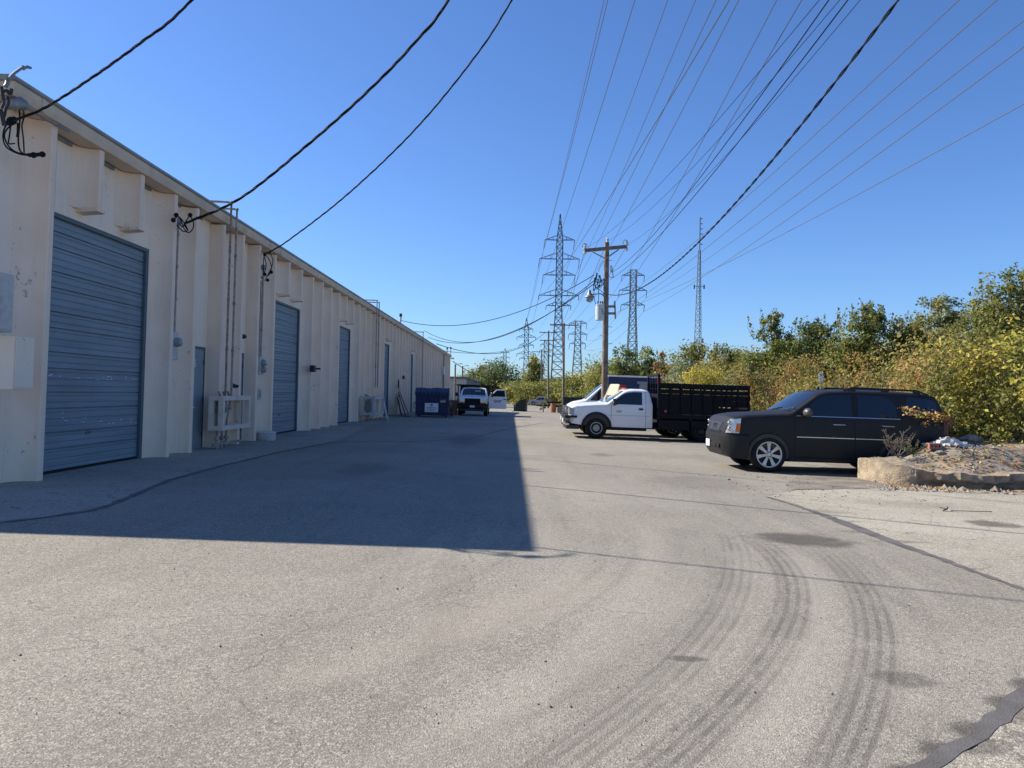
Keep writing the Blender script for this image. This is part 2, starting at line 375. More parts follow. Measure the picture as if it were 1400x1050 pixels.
def sheet(name, pts, off, m, jit=0., kind='structure'):
    """flat polygon lying on the (planar) near ground; edge can be roughened"""
    P = []
    n = len(pts)
    for i in range(n):
        a = Vector(pts[i]+(0,)); b = Vector(pts[(i+1) % n]+(0,)); k = max(1, int((b-a).length/.12)) if jit else 1
        k = min(k, 120)
        for j in range(k):
            p = a.lerp(b, j/k)
            if jit and abs(p.x) < 12: p += Vector((random.uniform(-jit, jit), random.uniform(-jit, jit), 0))
            P.append((p.x, p.y, gz(p.x, p.y)+off))
    me = bpy.data.meshes.new(name); me.from_pydata(P, [], [tuple(range(len(P)))]); me.update()
    bm = bmesh.new(); bm.from_mesh(me); bmesh.ops.triangulate(bm, faces=bm.faces)
    for fc in bm.faces:
        if fc.normal.z < 0: fc.normal_flip()
    bm.to_mesh(me); bm.free()
    o = bpy.data.objects.new(name, me); COL.objects.link(o); me.materials.append(MT[m]); o['kind'] = kind
    return o
def gp(*q): p = gnd(*q); return (p.x, p.y)
ap = [gp(460, 603), gp(380, 618), gp(300, 637), gp(230, 656), gp(185, 675), gp(150, 690), gp(125, 697), gp(60, 707), gp(0, 716)]
q0 = ap[-1]
sheet('apron', ap + [(q0[0]-3, q0[1]-.1), (-7.9, 8), (-7.9, 40), (-6.6, 40)], .004, 'apron', .02)
def strip(name, pl, w, off, m, jit=.03):
    P = [Vector(gp(*q)+(0,)) for q in pl]; Ls = []; Rs = []
    fine = []
    for i in range(len(P)-1):
        k = max(2, int((P[i+1]-P[i]).length/.1)); fine += [P[i].lerp(P[i+1], j/k) for j in range(k)]
    fine.append(P[-1]); n = len(fine)
    v = []; f = []; wn = 1.
    for i, p in enumerate(fine):
        d = (fine[min(i+1, n-1)]-fine[max(i-1, 0)]).normalized(); q = Vector((-d.y, d.x, 0))
        ww = w if not callable(w) else w(i/(n-1))
        wn = .9*wn+.1*(.6+.9*random.random()); ww *= wn
        for s_ in (-1, 1):
            e = p + q*s_*ww/2 + q*random.uniform(-jit, jit)*.6
            v.append((e.x, e.y, gz(e.x, e.y)+off))
    for i in range(n-1): f.append((2*i, 2*i+1, 2*i+3, 2*i+2))
    o = MB().add(v, f).build(name, m); o['kind'] = 'structure'
    return o
strip('tar_seam', [(1050, 680), (1090, 692), (1130, 706), (1180, 725), (1230, 745), (1280, 762), (1330, 781), (1400, 806), (1480, 835)], lambda t: .07+.12*math.exp(-((t-.45)/.22)**2), .0055, 'tar')
strip('tar_seam', [(-40, 719), (60, 708), (125, 698), (150, 691), (185, 676), (230, 657), (300, 638), (380, 619), (460, 604)], .09, .0055, 'tar')
strip('tar_seam', [(1215, 1085), (1260, 1050), (1300, 1025), (1340, 1008), (1370, 975), (1400, 950), (1450, 925)], .085, .0055, 'tar', .03)
strip('tar_seam', [(745, 578), (700, 585), (640, 600), (560, 604), (460, 604)], .10, .0055, 'tar')
lot = [gp(1050, 679), gp(1090, 690), gp(1180, 724), gp(1280, 761), gp(1400, 804), gp(1560, 865)]
sheet('concrete_lot', lot + [(14, 4.5), (14, 16.4), (9.3, 15.2), (7.4, 15.1), (5.2, 14.1)], .003, 'lot', .03)
lot2 = [gp(1225, 1085), gp(1270, 1052), gp(1310, 1030), gp(1345, 1012), gp(1375, 980), gp(1405, 953), gp(1520, 915)]
sheet('concrete_corner', lot2 + [(4.5, 1.5), (2, 1.5)], .003, 'lot', .02)
# dirt shoulder under the parked vehicles' tails, beyond the lot
MT['dirtflat'] = mat('dusty_asphalt_edge', (.19, .165, .135), .95, var=.3, scale=2.5, bump=.6, bscale=30, col2=(.26, .225, .18))
sheet('dirt_shoulder', [(5.0, 13.9), (5.3, 14.2), (7.4, 15.05), (9.3, 15.1), (14, 16.3), (14, 50), (11.0, 50), (10.6, 34), (9.8, 24), (8.2, 20), (6.8, 17.6), (5.6, 15.6)], .008, 'dirtflat', .06)
# ------------------------------------------------------------------ bank on the right
def bank_z(X, Y):
    toe = 11.6 + .5*math.sin(Y*.11)
    t = ss(toe, toe+13, X)
    return gz(X, Y) - .25 + t*(3.0+.5*math.sin(Y*.07+X*.2)) + .45*ss(toe-.6, toe+.8, X)
xs = [10.6+.8*i for i in range(30)] + [40, 60, 100, 250, 700]
ys = [20.5+2.2*i for i in range(75)] + [200, 240, 300, 400, 700]
MT['bankground'] = mat('bank_litter', (.09, .085, .04), .97, var=.35, scale=2, bump=.8, bscale=8, col2=(.16, .13, .07))
grid_sheet('bank', xs, ys, bank_z, 'bankground')
# ------------------------------------------------------------------ foliage generator (numpy)
PAL = {
 'olive':  [(.115,.125,.030),(.15,.155,.035),(.085,.10,.028),(.19,.17,.045)],
 'green':  [(.082,.098,.022),(.11,.122,.028),(.055,.07,.02),(.14,.145,.032)],
 'dark':   [(.038,.055,.020),(.052,.070,.022),(.07,.085,.028)],
 'yellow': [(.33,.27,.04),(.25,.23,.04),(.18,.18,.04),(.40,.34,.08)],
 'autumn': [(.20,.15,.045),(.26,.17,.05),(.15,.14,.04),(.32,.17,.075),(.12,.12,.035)],
 'orange': [(.42,.17,.06),(.48,.24,.10),(.36,.13,.06),(.40,.28,.10)],
 'silver': [(.16,.19,.12),(.12,.15,.09),(.20,.22,.15)],
 'mixed':  [(.14,.135,.035),(.20,.175,.05),(.10,.105,.03),(.26,.19,.06),(.16,.16,.04)],
 'red':    [(.28,.06,.03),(.22,.08,.04)],
}
for _k in PAL: PAL[_k] = [tuple(min(.8, v*(1.95 if _k in ('green','dark') else 1.6)) for v in c) for c in PAL[_k]]
def leaves(P, pal, size, aspect=.55, up=.35, colnoise=.25, outward=None, clump=None):
    """P (n,3) leaf centres -> vertex array, face array, colours. Each leaf a folded quad pair."""
    n = len(P)
    nrm = np.random.normal(size=(n, 3)); nrm[:, 2] += up*2
    if outward is not None: nrm += outward*1.2
    nrm /= np.linalg.norm(nrm, axis=1)[:, None]+1e-9
    t = np.random.normal(size=(n, 3)); t -= (t*nrm).sum(1)[:, None]*nrm; t /= np.linalg.norm(t, axis=1)[:, None]+1e-9
    b = np.cross(nrm, t)
    s = (size*np.random.uniform(.6, 1.35, n))[:, None] if np.isscalar(size) else (size*np.random.uniform(.6, 1.35, n))[:, None]
    w = s*aspect*.5
    v0 = P - t*s*.5; v2 = P + t*s*.5; v1 = P + b*w - t*s*.08 + nrm*w*.25; v3 = P - b*w - t*s*.08 + nrm*w*.25
    V = np.stack([v0, v1, v2, v3], 1).reshape(-1, 3)
    if isinstance(pal, str): pal = PAL[pal]; c = np.array(pal)[np.random.randint(0, len(pal), n)]
    else: c = pal
    c = c*np.random.uniform(1-colnoise, 1+colnoise, (n, 1))
    C = np.repeat(np.concatenate([c, np.ones((n, 1))], 1), 4, 0)
    return V, C
def leaf_object(name, V, C, parent=None):
    n = len(V)//4
    me = bpy.data.meshes.new(name)
    me.vertices.add(len(V)); me.vertices.foreach_set('co', V.astype(np.float32).ravel())
    me.loops.add(len(V)); me.loops.foreach_set('vertex_index', np.arange(len(V), dtype=np.int32))
    me.polygons.add(n); me.polygons.foreach_set('loop_start', np.arange(0, len(V), 4, dtype=np.int32))
    try: me.polygons.foreach_set('loop_total', np.full(n, 4, dtype=np.int32))
    except Exception: pass
    me.update(calc_edges=True)
    a = me.color_attributes.new('leaf', 'FLOAT_COLOR', 'POINT'); a.data.foreach_set('color', C.astype(np.float32).ravel())
    me.materials.append(MT['leaf'])
    o = bpy.data.objects.new(name, me); COL.objects.link(o)
    if parent is not None: o.parent = parent
    return o
def shell_pts(c, r, n, inner=.45, cut=None):
    """points in clumps spread through an ellipsoid's outer volume"""
    d = np.random.normal(size=(n, 3)); d /= np.linalg.norm(d, axis=1)[:, None]
    rad = np.random.uniform(inner**3, 1, n)**(1/3)
    # lumpy radius
    k1, k2, k3 = np.random.uniform(2.5, 5.5, 3); ph = np.random.uniform(0, 6, 3)
    lump = 1 + .16*np.sin(k1*d[:, 0]*2+ph[0]) + .14*np.sin(k2*d[:, 1]*2+ph[1]) + .12*np.sin(k3*d[:, 2]*2.4+ph[2])
    return np.array(c) + d*(rad*lump)[:, None]*np.array(r), d
def pick(pal, keys, n):
    a = np.array(sum([PAL[k] for k in keys], [])); return a[np.random.randint(0, len(a), n)]
def plant(name, label, cat, base, h, w, pal, n=4000, lsize=.12, blobs=9, trunk_h=None, group=None, shape='round', tw=None, accents=None, gaps=.3, twigs=0):
    """a tree or shrub: trunk with limbs + clumped crown"""
    X, Y, Z = base
    root = thing(name, label, cat, base, 0, group)
    th = trunk_h if trunk_h is not None else h*.25
    tw = tw or max(.04, h*.018)
    limbs = MB(); tips = []
    lean = Vector((random.uniform(-.06, .06)*h, random.uniform(-.06, .06)*h, h*.8))
    limbs.tube([(0,0,-.2), lean*.33, lean*.66, lean], [tw*1.3, tw, tw*.6, tw*.15], 7)
    B = []
    for i in range(blobs):
        t = (i+.5)/blobs
        zz = th + (h-th)*t
        if shape == 'round': prof = math.sin(PI*min(1, max(.12, .18+.72*t)))**.7
        elif shape == 'cone': prof = max(.34, 1-.75*t)
        elif shape == 'column': prof = .75 if t < .75 else .45
        elif shape == 'spread': prof = .75+.25*t
        a = random.uniform(0, 2*PI) + i*2.4
        rr = w/2*prof*random.uniform(.25, .62)
        br = w/2*prof*random.uniform(.42, .68)
        c = Vector((math.cos(a)*rr + lean.x*t, math.sin(a)*rr + lean.y*t, min(zz, h-br*.75)))
        B.append((c, br))
        st = lean*max(.1, (c.z-br)/h)
        limbs.tube([st, st.lerp(c, .55)+Vector((0,0,-.04*h)), c], [tw*.5, tw*.32, tw*.1], 5)
        for k in range(2):
            q = c + Vector((random.uniform(-1,1), random.uniform(-1,1), random.uniform(-.2,1)))*br*.8
            limbs.tube([c, q], [tw*.15, tw*.05], 4)
    for k in range(twigs):
        a = random.uniform(0, 2*PI); p = Vector((math.cos(a)*w*.3*random.random(), math.sin(a)*w*.3*random.random(), h*.74))
        q = p + Vector((random.uniform(-.12, .12)*w, random.uniform(-.12, .12)*w, h*random.uniform(.16, .34)))
        limbs.tube([p, p.lerp(q, .5)+Vector((.04*h*random.uniform(-1,1),0,0)), q], [.014, .01, .005], 4)
        tips.append((p, q))
    limbs.build('trunk', 'bark', root, smooth=True)
    Ps = []; Ds = []; Cs = []
    tot = sum(b[1]**2 for b in B)
    keys = [pal] if isinstance(pal, str) else pal
    for (c, br) in B:
        k = int(n*br*br/tot)
        # sub-clumps inside each blob for light/dark texture and gaps
        ncl = max(4, int(k/45)); cc, dd = shell_pts(c, (br, br, br*.85), ncl, .5)
        cl = np.random.randint(0, ncl, k)
        P = cc[cl] + np.random.normal(size=(k, 3))*br*(.17 if lsize < .3 else .32)
        Ps.append(P); d = P-np.array(c); d /= np.linalg.norm(d, axis=1)[:, None]+1e-9; Ds.append(d)
        kk = keys[random.randrange(len(keys))] if random.random() < .75 else keys[0]
        pc = np.array(PAL[kk]); ccol = pc[np.random.randint(0, len(pc), ncl)]*np.random.uniform(.75, 1.25, (ncl, 1))
        cols = ccol[cl]*.65 + pc[np.random.randint(0, len(pc), k)]*.35
        if accents:
            am = np.random.rand(ncl) < accents[1]; ac = np.array(PAL[accents[0]]); cols = np.where(am[cl][:, None], ac[np.random.randint(0, len(ac), k)], cols)
        Cs.append(cols)
    for (p, q) in tips:
        k = 42; t = np.random.rand(k)[:, None]; P = np.array(p)+(np.array(q)-np.array(p))*t + np.random.normal(size=(k, 3))*lsize*.6*(1.25-t)
        Ps.append(P); Ds.append(np.zeros((k, 3))); Cs.append(np.array(PAL['green']+PAL['olive'])[np.random.randint(0, 8, k)])
    P = np.concatenate(Ps); D = np.concatenate(Ds); Cc = np.concatenate(Cs)
    V, C = leaves(P, Cc, lsize, outward=D)
    leaf_object('crown', V, C, root)
    return root
#SPLIT
# ------------------------------------------------------------------ warehouse
FX, WX, DX = -7.2, -7.55, -7.66      # fin fronts, wall face, door face
Y0, Y1 = 10.80, 92.0
SP = 1.445; _FK = [11.9, 13.3, 14.8, 16.3, 17.45, 19.1, 20.5, 21.85, 23.3, 24.8, 26.3]
fi = lambda k: _FK[k] if 0 <= k < 11 else 11.9+SP*k
ZT = 5.62; ZB = -1.3
wh = thing('warehouse', 'long beige precast warehouse with blue roll-up doors along the left of the lane', 'building', (FX, Y0, 0))
def W_(v): return (v[0]-FX, v[1]-Y0, v[2])
class WB(MB):
    def build(s, name, m, parent=None, **k):
        if parent is not None: s.v = [W_(p) for p in s.v]
        return MB.build(s, name, m, parent, **k)
# (first fin, last fin, top z, kind)
bays = [(fi(0)+.10, fi(3)-.42, 4.33), (fi(8)+.10, fi(11)-.42, 4.33), (fi(14)+.10, fi(17)-.42, 4.33), (fi(22)+.10, fi(25)-.42, 4.33), (fi(30)+.10, fi(33)-.42, 4.33), (fi(47)+.10, fi(49)-.42, 4.0)]
pdoors = [(fi(5)-.98, fi(5)-.10, 2.47), (fi(7)-.98, fi(7)-.10, 2.47), (fi(40)+.15, fi(42)-.42, 3.6)]
shortf = {1, 2, 9, 10, 15, 16, 23, 24, 31, 32, 48, 41}
ops = sorted([(a, b, t, 0) for a, b, t in bays] + [(a, b, t, 1) for a, b, t in pdoors])
w = WB(); fw = []
ycur = Y0
def wpanel(y0, y1, z0, z1):
    w.add([(WX,y0,z0),(WX,y1,z0),(WX,y1,z1),(WX,y0,z1)], [(0,1,2,3)])
for (a, b, t, k) in ops:
    wpanel(ycur, a, ZB, ZT); wpanel(a, b, t, ZT)
    w.add([(WX,a,ZB),(WX,a,t),(DX,a,t),(DX,a,ZB)], [(0,1,2,3)]); w.add([(WX,b,ZB),(WX,b,t),(DX,b,t),(DX,b,ZB)], [(3,2,1,0)])
    w.add([(WX,a,t),(WX,b,t),(DX,b,t),(DX,a,t)], [(0,1,2,3)])
    ycur = b
wpanel(ycur, Y1, ZB, ZT)
# end walls and back
for y in (Y0, Y1): w.add([(WX,y,ZB),(WX,y,ZT+.15),(-28,y+.35*(y == Y0),ZT+.36),(-28,y+.35*(y == Y0),ZB)], [(0,1,2,3)])
w.add([(-28,Y0,ZB),(-28,Y1,ZB),(-28,Y1,5.85),(-28,Y0,5.85)], [(0,1,2,3)])
prof_ = [(0, -.40), (.012, -.33), (.035, -.26), (.07, -.195), (.12, -.145), (.185, -.105), (.26, -.08), (.335, -.07), (.35, -.055), (.35, .055), (.335, .07), (.0, .13)]
def fin(m, y, z0, z1, flat=False):
    prof = [(0, -.075), (.335, -.07)] + prof_[8:] if flat else prof_
    n = len(prof); v = []
    for z in (z0, z1):
        for (dx, dy) in prof:
            v.append((WX+dx, y+dy, z))
    f = [(i, i+1, n+i+1, n+i) for i in range(n-1)] + [tuple(range(n)), tuple(range(n, 2*n))]
    m.add(v, f)
idx = -1
for k in range(0, 60):
    y = fi(k)
    if y > Y1-.3: break
    flatf = k in (5, 7)
    q_ = WB(); fw.append(q_)
    if k in shortf:
        fin(q_, y, 4.53, ZT-.03)
        q_.prism([(WX-.01, 4.46), (FX+.03, 4.49), (FX+.03, 4.53), (WX-.01, 4.57)], 'y', y-.16, y+.10)
    else: fin(q_, y, ZB, ZT-.03-.02*((k*7) % 3), flatf)
w.build('wall', 'wall', wh, smooth=True, angle=30)
for q_ in fw: q_.build('fin', 'finshade', wh, smooth=True, angle=30)
# panel joints (thin dark caulk lines mid-way between every second pair of fins)
jn = WB()
for k in range(0, 58, 2):
    y = fi(k)+SP*.43
    if k in (0, 8, 14, 22, 30): jn.box(WX-.002, WX+.006, y-.012, y+.012, 4.4, ZT)
    elif any(a-.05 < y < b+.05 for a, b, t, kk in ops): continue
    elif y < Y1: jn.box(WX-.002, WX+.006, y-.010, y+.010, ZB, ZT)
jn.build('panel_joint', 'gutter', wh)
# eave: soffit strip, fascia, gutter and roof
e = WB(); e.prism([(-7.5, ZT-.02), (-7.155, ZT-.02), (-7.14, ZT+.02), (-7.12, ZT+.08), (-7.115, ZT+.17), (-7.5, ZT+.17)], 'y', Y0-.05, Y1+.05)
e.build('fascia', 'fascia', wh)
e = WB(); e.prism([(-7.5, ZT+.172), (-7.10, ZT+.172), (-7.08, ZT+.19), (-7.08, ZT+.23), (-7.13, ZT+.25), (-28.2, ZT+.50), (-28.2, ZT+.38)], 'y', Y0-.1, Y1+.1)
e.build('roof', 'gutter', wh)
e = WB()
for k in range(0, 8): e.box(-7.5, -7.10, Y0+12.1*k+.6, Y0+12.1*k+.66, ZT-.03, ZT+.168)
e.build('fascia_joint', 'fascia', wh)
e = WB()
for k in range(0, 54):
    y = fi(k)
    e.box(-7.54, -7.50, y+.2, y+SP-.45, ZT-.09, ZT-.03)
e.build('soffit_vent', 'galv', wh)
def rollup(a, b, t, marks=False, z0=0.0):
    z0 = gz(-7.5, (a+b)/2)-.02
    d = WB(); pr = [(DX-.02, z0)]
    z = z0+.02; k = 0
    while z < t:
        hgt = .27 if k % 2 else .40
        zz = min(t, z+hgt)
        x0 = DX+.045
        pr += [(DX+.012, z), (DX+.012, z+.014), (x0, z+.022)]
        q = z+.022; nr = 2 if hgt < .3 else 3
        for r in range(nr):
            c = z+.03+(r+.7)*(hgt-.05)/nr
            if c+.02 < zz-.02: pr += [(x0, c-.016), (x0-.010, c-.004), (x0-.010, c+.004), (x0, c+.016)]
        pr += [(x0, zz-.006)]
        z += hgt; k += 1
    pr.append((DX-.02, t))
    n = len(pr); v = [(x, a+.01, zz) for x, zz in pr] + [(x, b-.11, zz) for x, zz in pr]
    f = [(i, i+1, n+i+1, n+i) for i in range(n-1)]
    d.add(v, f); o = d.build('roll_up_door', 'bluedoor', wh)
    sl_ = WB(); sl_.box(DX+.046, DX+.062, a+.07, b-.115, z0+.02, z0+.075); sl_.v = [W_(p) for p in sl_.v]; MB.build(sl_, 'bottom_seal', 'black', o)
    lk = WB(); lk.box(DX+.046, DX+.062, (a+b)/2-.06, (a+b)/2+.06, z0+.62, z0+.68).box(DX+.062, DX+.10, (a+b)/2-.012, (a+b)/2+.012, z0+.63, z0+.67); lk.v = [W_(p) for p in lk.v]; MB.build(lk, 'lift_handle', 'galv', o)
    fr = WB(); fr.box(DX, WX-.004, b-.11, b-.004, z0, t-.005).box(DX+.05, WX-.004, a+.004, b-.11, t-.07, t-.005); fr.box(DX, WX-.004, a+.004, a+.06, z0, t-.07)
    fr.v = [W_(p) for p in fr.v]; MB.build(fr, 'door_frame', 'bluedark', o)
    if marks:
        sc = MB(); R = random.Random(3)
        for (y0_, y1_, zc, n_, sp_) in ((a+.15, b-.25, 1.62, 26, .03), (a+.9, a+2.0, .88, 9, .06), (a+1.9, b-.3, .78, 14, .05), (a+1.1, a+1.15, 1.0, 3, .12)):
            for i in range(n_):
                y = R.uniform(y0_, y1_); zc2 = zc + R.uniform(-sp_, sp_); l = R.uniform(.01, .09); hh = R.uniform(.004, .016)
                sc.add([W_(q) for q in [(DX+.0475, y, zc2), (DX+.0475, y+l, zc2+R.uniform(-.006, .006)), (DX+.0475, y+l*.8, zc2+hh), (DX+.0475, y+l*.1, zc2+hh)]], [(0,1,2,3)])
        sc.build('scuff_mark', 'sign', o)
    return o
for i, (a, b, t) in enumerate(bays): rollup(a, b, t, i == 0)
for i, (a, b, t) in enumerate(pdoors):
    z0 = gz(-7.5, a)-.02
    d = WB(); d.box(WX-.05, WX-.02, a+.01, b-.01, z0, t-.01); o = d.build('entry_door', 'greydoor' if i != 1 else 'greydoor', wh)
    fr = MB()
    for (y0_, y1_, za, zb) in ((b-.05, b-.004, z0, t-.004), (a+.004, a+.05, z0, t-.004), (a+.05, b-.05, t-.06, t-.004)):
        fr.add([W_(q) for q in MB().box(WX-.019, WX-.004, y0_, y1_, za, zb).v], MB().box(0,1,0,1,0,1).f)
    fr.build('door_frame', 'bluedark', o)
    hg = MB()
    for zc in (.35, 1.2, 2.1): hg.cyl(W_((WX-.012, b-.07, zc-.06)), W_((WX-.012, b-.07, zc+.06)), .014, n=8)
    hg.build('hinge', 'blackp', o)
    hd = MB(); hd.ball(W_((WX+.04, a+.14, 1.0)), .035, 8); hd.cyl(W_((WX-.03, a+.14, 1.0)), W_((WX+.04, a+.14, 1.0)), .015, n=8)
    hd.build('door_knob', 'chrome', o, smooth=True)
# white number on first entry door
sgn = text_mesh('door_number', '5', .26, 'sign', wh, W_((WX-.016, pdoors[0][0]+.30, 2.05)), (PI/2, 0, PI/2), .002)
# ------------------------------------------------------------------ wall fixtures (each its own thing)
def onwall(px, py, X=FX): return atX(px, py, X)
def fixture(name, label, cat, p, group=None): return thing(name, label, cat, p, 0, group)
def rel(o, p): return Vector(p)-Vector(o.location)
# weatherhead bundle at near corner
p = onwall(12, 150, -7.1)
o = fixture('service_entrance', 'grey weatherhead and looping black cables high at the near corner of the warehouse', 'electric fitting', p)
m = MB(); bx_ = lambda px, py, X=-7.1: rel(o, onwall(px, py, X))
m.cyl(bx_(28, 142), bx_(28, 142)+Vector((-.18, 0, 0)), .085, n=14); m.cyl(bx_(26, 138), bx_(34, 144), .07, .04, 12)
m.ball(bx_(30, 143, -7.02), .085, 10)
m.build('weatherhead', 'galv', o, smooth=True)
m = MB(); m.tube([bx_(34, 145), bx_(62, 163, -7.15), bx_(95, 180, -7.15)], .02, 8); m.build('conduit', 'galv', o, smooth=True)
m = MB()
def loop(m, pl, r=.011, X=-7.05):
    pts = [bx_(a, b, X if len(q) < 1 else q[0]) for a, b, *q in pl]
    # smooth with Catmull-Rom
    out = []
    for i in range(len(pts)-1):
        p0 = pts[max(0, i-1)]; p1 = pts[i]; p2 = pts[i+1]; p3 = pts[min(len(pts)-1, i+2)]
        for k in range(6):
            t = k/6; out.append(.5*((2*p1)+(p2-p0)*t+(2*p0-5*p1+4*p2-p3)*t*t+(3*p1-p0-3*p2+p3)*t**3))
    out.append(pts[-1]); m.tube(out, r, 6)
loop(m, [(26,146),(27,165),(25,190),(27,205),(33,211)]); loop(m, [(30,146),(33,158),(30,172),(32,190),(33,209)])
loop(m, [(17,165),(8,172),(4,186),(8,200),(20,208),(33,212),(44,212)]); loop(m, [(22,168),(12,174),(6,185),(12,200),(25,209),(45,211)])
loop(m, [(15,168),(13,185),(12,196),(20,196)], .01); loop(m, [(24,168),(24,180),(23,187)], .012)
for (a, b) in ((46, 212), (58, 211)): m.ball(bx_(a, b), .045, 8)
m.tube([bx_(40, 212), bx_(60, 211)], .03, 7)
m.ball(bx_(15, 165), .055, 8); m.tube([bx_(12, 168), bx_(20, 163)], .045, 7)
m.build('cable_loop', 'cable', o, smooth=True)
p = onwall(8, 118, -7.0)
o = fixture('weatherhead', 'broken grey conduit stub curling over the eave at the near corner', 'electric fitting', p)
m = MB(); loop(m, [(12,108),(15,104),(22,98),(30,93),(38,92)], .022, -6.9); m.tube([bx_(31, 89, -6.9), bx_(33, 96, -6.9)], .02, 6); m.tube([bx_(37, 91, -6.9), bx_(42, 93, -6.9)], .02, 6)
m.build('conduit', 'galv', o, smooth=True)
m = MB(); m.tube([bx_(6,106,-6.95), bx_(14,107,-6.95), bx_(17,103,-6.95)], .035, 6); m.tube([bx_(11,107,-6.95), bx_(10,114,-6.95), bx_(8,118,-6.95)], .03, 6)
m.build('strap', 'galv', o, smooth=True)
m = MB(); loop(m, [(2,118),(4,130),(5,140),(2,148)], .02, -6.95); loop(m, [(10,130),(12,140),(8,150),(6,160)], .018, -6.95); loop(m, [(0,148),(3,158),(6,172)], .03, -6.95); loop(m, [(3,125),(9,124),(14,128),(16,122)], .025, -6.95)
m.build('cable_loop', 'alu', o, smooth=True)
# electrical cabinets at near corner
def box_px(name, label, cat, x0, x1, y0, y1, Xf, depth, m_, knock=True):
    a = atX(x0, y0, Xf); b = atX(x1, y1, Xf)
    o = fixture(name, label, cat, (Xf-depth/2, a.y, min(a.z, b.z)))
    B = MB(); B.box(-depth/2, depth/2, 0, b.y-a.y, 0, abs(a.z-b.z)); B.build('cabinet', m_, o, bevel=.012)
    B = MB(); B.box(depth/2+.001, depth/2+.012, .03, b.y-a.y-.03, .03, abs(a.z-b.z)-.03); B.build('cover', m_, o, bevel=.004)
    return o
box_px('electrical_cabinet', 'pale lilac-grey electrical cabinet on the near corner above another box', 'electrical box', -40, 17, 362, 455, -6.85, .3, 'palewall')
box_px('electrical_cabinet', 'beige electrical cabinet on the near corner below the lilac-grey one', 'electrical box', 20, 45, 459, 533, -6.92, .34, 'wall')
# meter 1 with riser conduit
def meter(label, px, pyc, ptop, hw, hz, X, glassx=.0, extra=None):
    c = atX(px, pyc, X)
    o = fixture('electric_meter', label, 'electric meter', (X, c.y, c.z))
    B = MB(); B.box(-.3, 0, -hw, hw, -hz, hz); B.build('meter_box', 'palewall', o, bevel=.01)
    B = MB(); B.lathe([(.10, 0), (.105, .05), (.085, .12), (.05, .14)], (0, 0, .08), 'x', 18); B.build('meter_dial', 'meterglass', o, smooth=True)
    t = atX(px, ptop, X)
    B = MB(); B.tube([(-.04, .0, hz), (-.04, .0, t.z-c.z)], .030, 8)
    for k in (.3, .6, .9): B.tube([(-.2, .0, hz+(t.z-c.z-hz)*k), (-.01, .0, hz+(t.z-c.z-hz)*k)], .04, 8)
    B.build('conduit', 'rust2', o, smooth=True)
    B = MB(); B.ball((-.04, .0, t.z-c.z+.03), .085, 8); B.build('weatherhead', 'galv', o, smooth=True)
    return o
me1 = meter('electric meter on a pale box between the first roll-up door and the first entry door', 240, 473, 302, .15, .30, -7.22)
B = MB(); B.tube([(-.25, -.1, -.28), (-.25, -.1, -.9), (-.26, -.12, -1.25), (-.28, -.2, -1.32)], .008, 6); B.build('ground_wire', 'pipe', me1)
o = me1
me2 = meter('electric meter pair on a pale box between the second entry door and second roll-up door', 358, 500, 365, .17, .26, -7.25)
B = MB(); B.lathe([(.09, 0), (.095, .05), (.07, .12)], (0, .0, -.12), 'x', 16); B.build('meter_dial', 'meterglass', me2, smooth=True)
B = MB(); B.tube([(-.12, .06, .26), (-.12, .06, 2.5)], .022, 8); B.build('conduit', 'pipe', me2)
def smooth_tube(m, pts, r, n=6):
    out = []
    for i in range(len(pts)-1):
        p0 = pts[max(0, i-1)]; p1 = pts[i]; p2 = pts[i+1]; p3 = pts[min(len(pts)-1, i+2)]
        for k in range(6):
            t = k/6; out.append(.5*((2*p1)+(p2-p0)*t+(2*p0-5*p1+4*p2-p3)*t*t+(3*p1-p0-3*p2+p3)*t**3))
    out.append(pts[-1]); m.tube(out, r, n)
def coil(label, pls, balls, X=-7.1, r=.013):
    p = atX(*pls[0][0], X); o = fixture('cable_coil', label, 'cable', p); m = MB()
    for pl in pls: smooth_tube(m, [atX(a, b, X)-p for a, b in pl], r)
    for (a, b) in balls: m.ball(atX(a, b, X)-p, .05, 7)
    m.build('cable_loop', 'cable', o, smooth=True); return o
coil('black cable loops beside the weatherhead above the first electric meter', [[(238,300),(244,296),(252,305),(257,315),(252,308)], [(241,294),(247,300),(252,313),(258,318),(264,312),(264,302),(259,295)], [(259,295),(254,303),(250,310),(247,308)], [(242,308),(250,316),(256,316)]], [(241,294), (260,294), (237,301)])
coil('black cable loops high above the second electric meter', [[(360,348),(366,352),(370,360),(371,368),(366,376),(361,374),(360,362),(361,350)], [(362,347),(368,345),(373,355),(371,366),(365,378),(362,384)], [(361,350),(364,362),(362,374),(367,376),(371,372)]], [(362,348), (366,383), (371,372), (362,375)])
# grey drain pipe
p = atX(307, 480, -7.15); t = atX(307, 300, -7.15); 
o = fixture('drain_pipe', 'grey square downpipe left of the rusty gas pipes', 'pipe', (-7.4, p.y, p.z))
B = MB(); B.box(-.06, .06, -.07, .07, 0, ZT-p.z); B.build('pipe', 'pipe', o, bevel=.01)
B = MB(); B.box(-.075, .075, -.085, .085, 1.2, 1.35); B.build('bracket', 'galv', o)
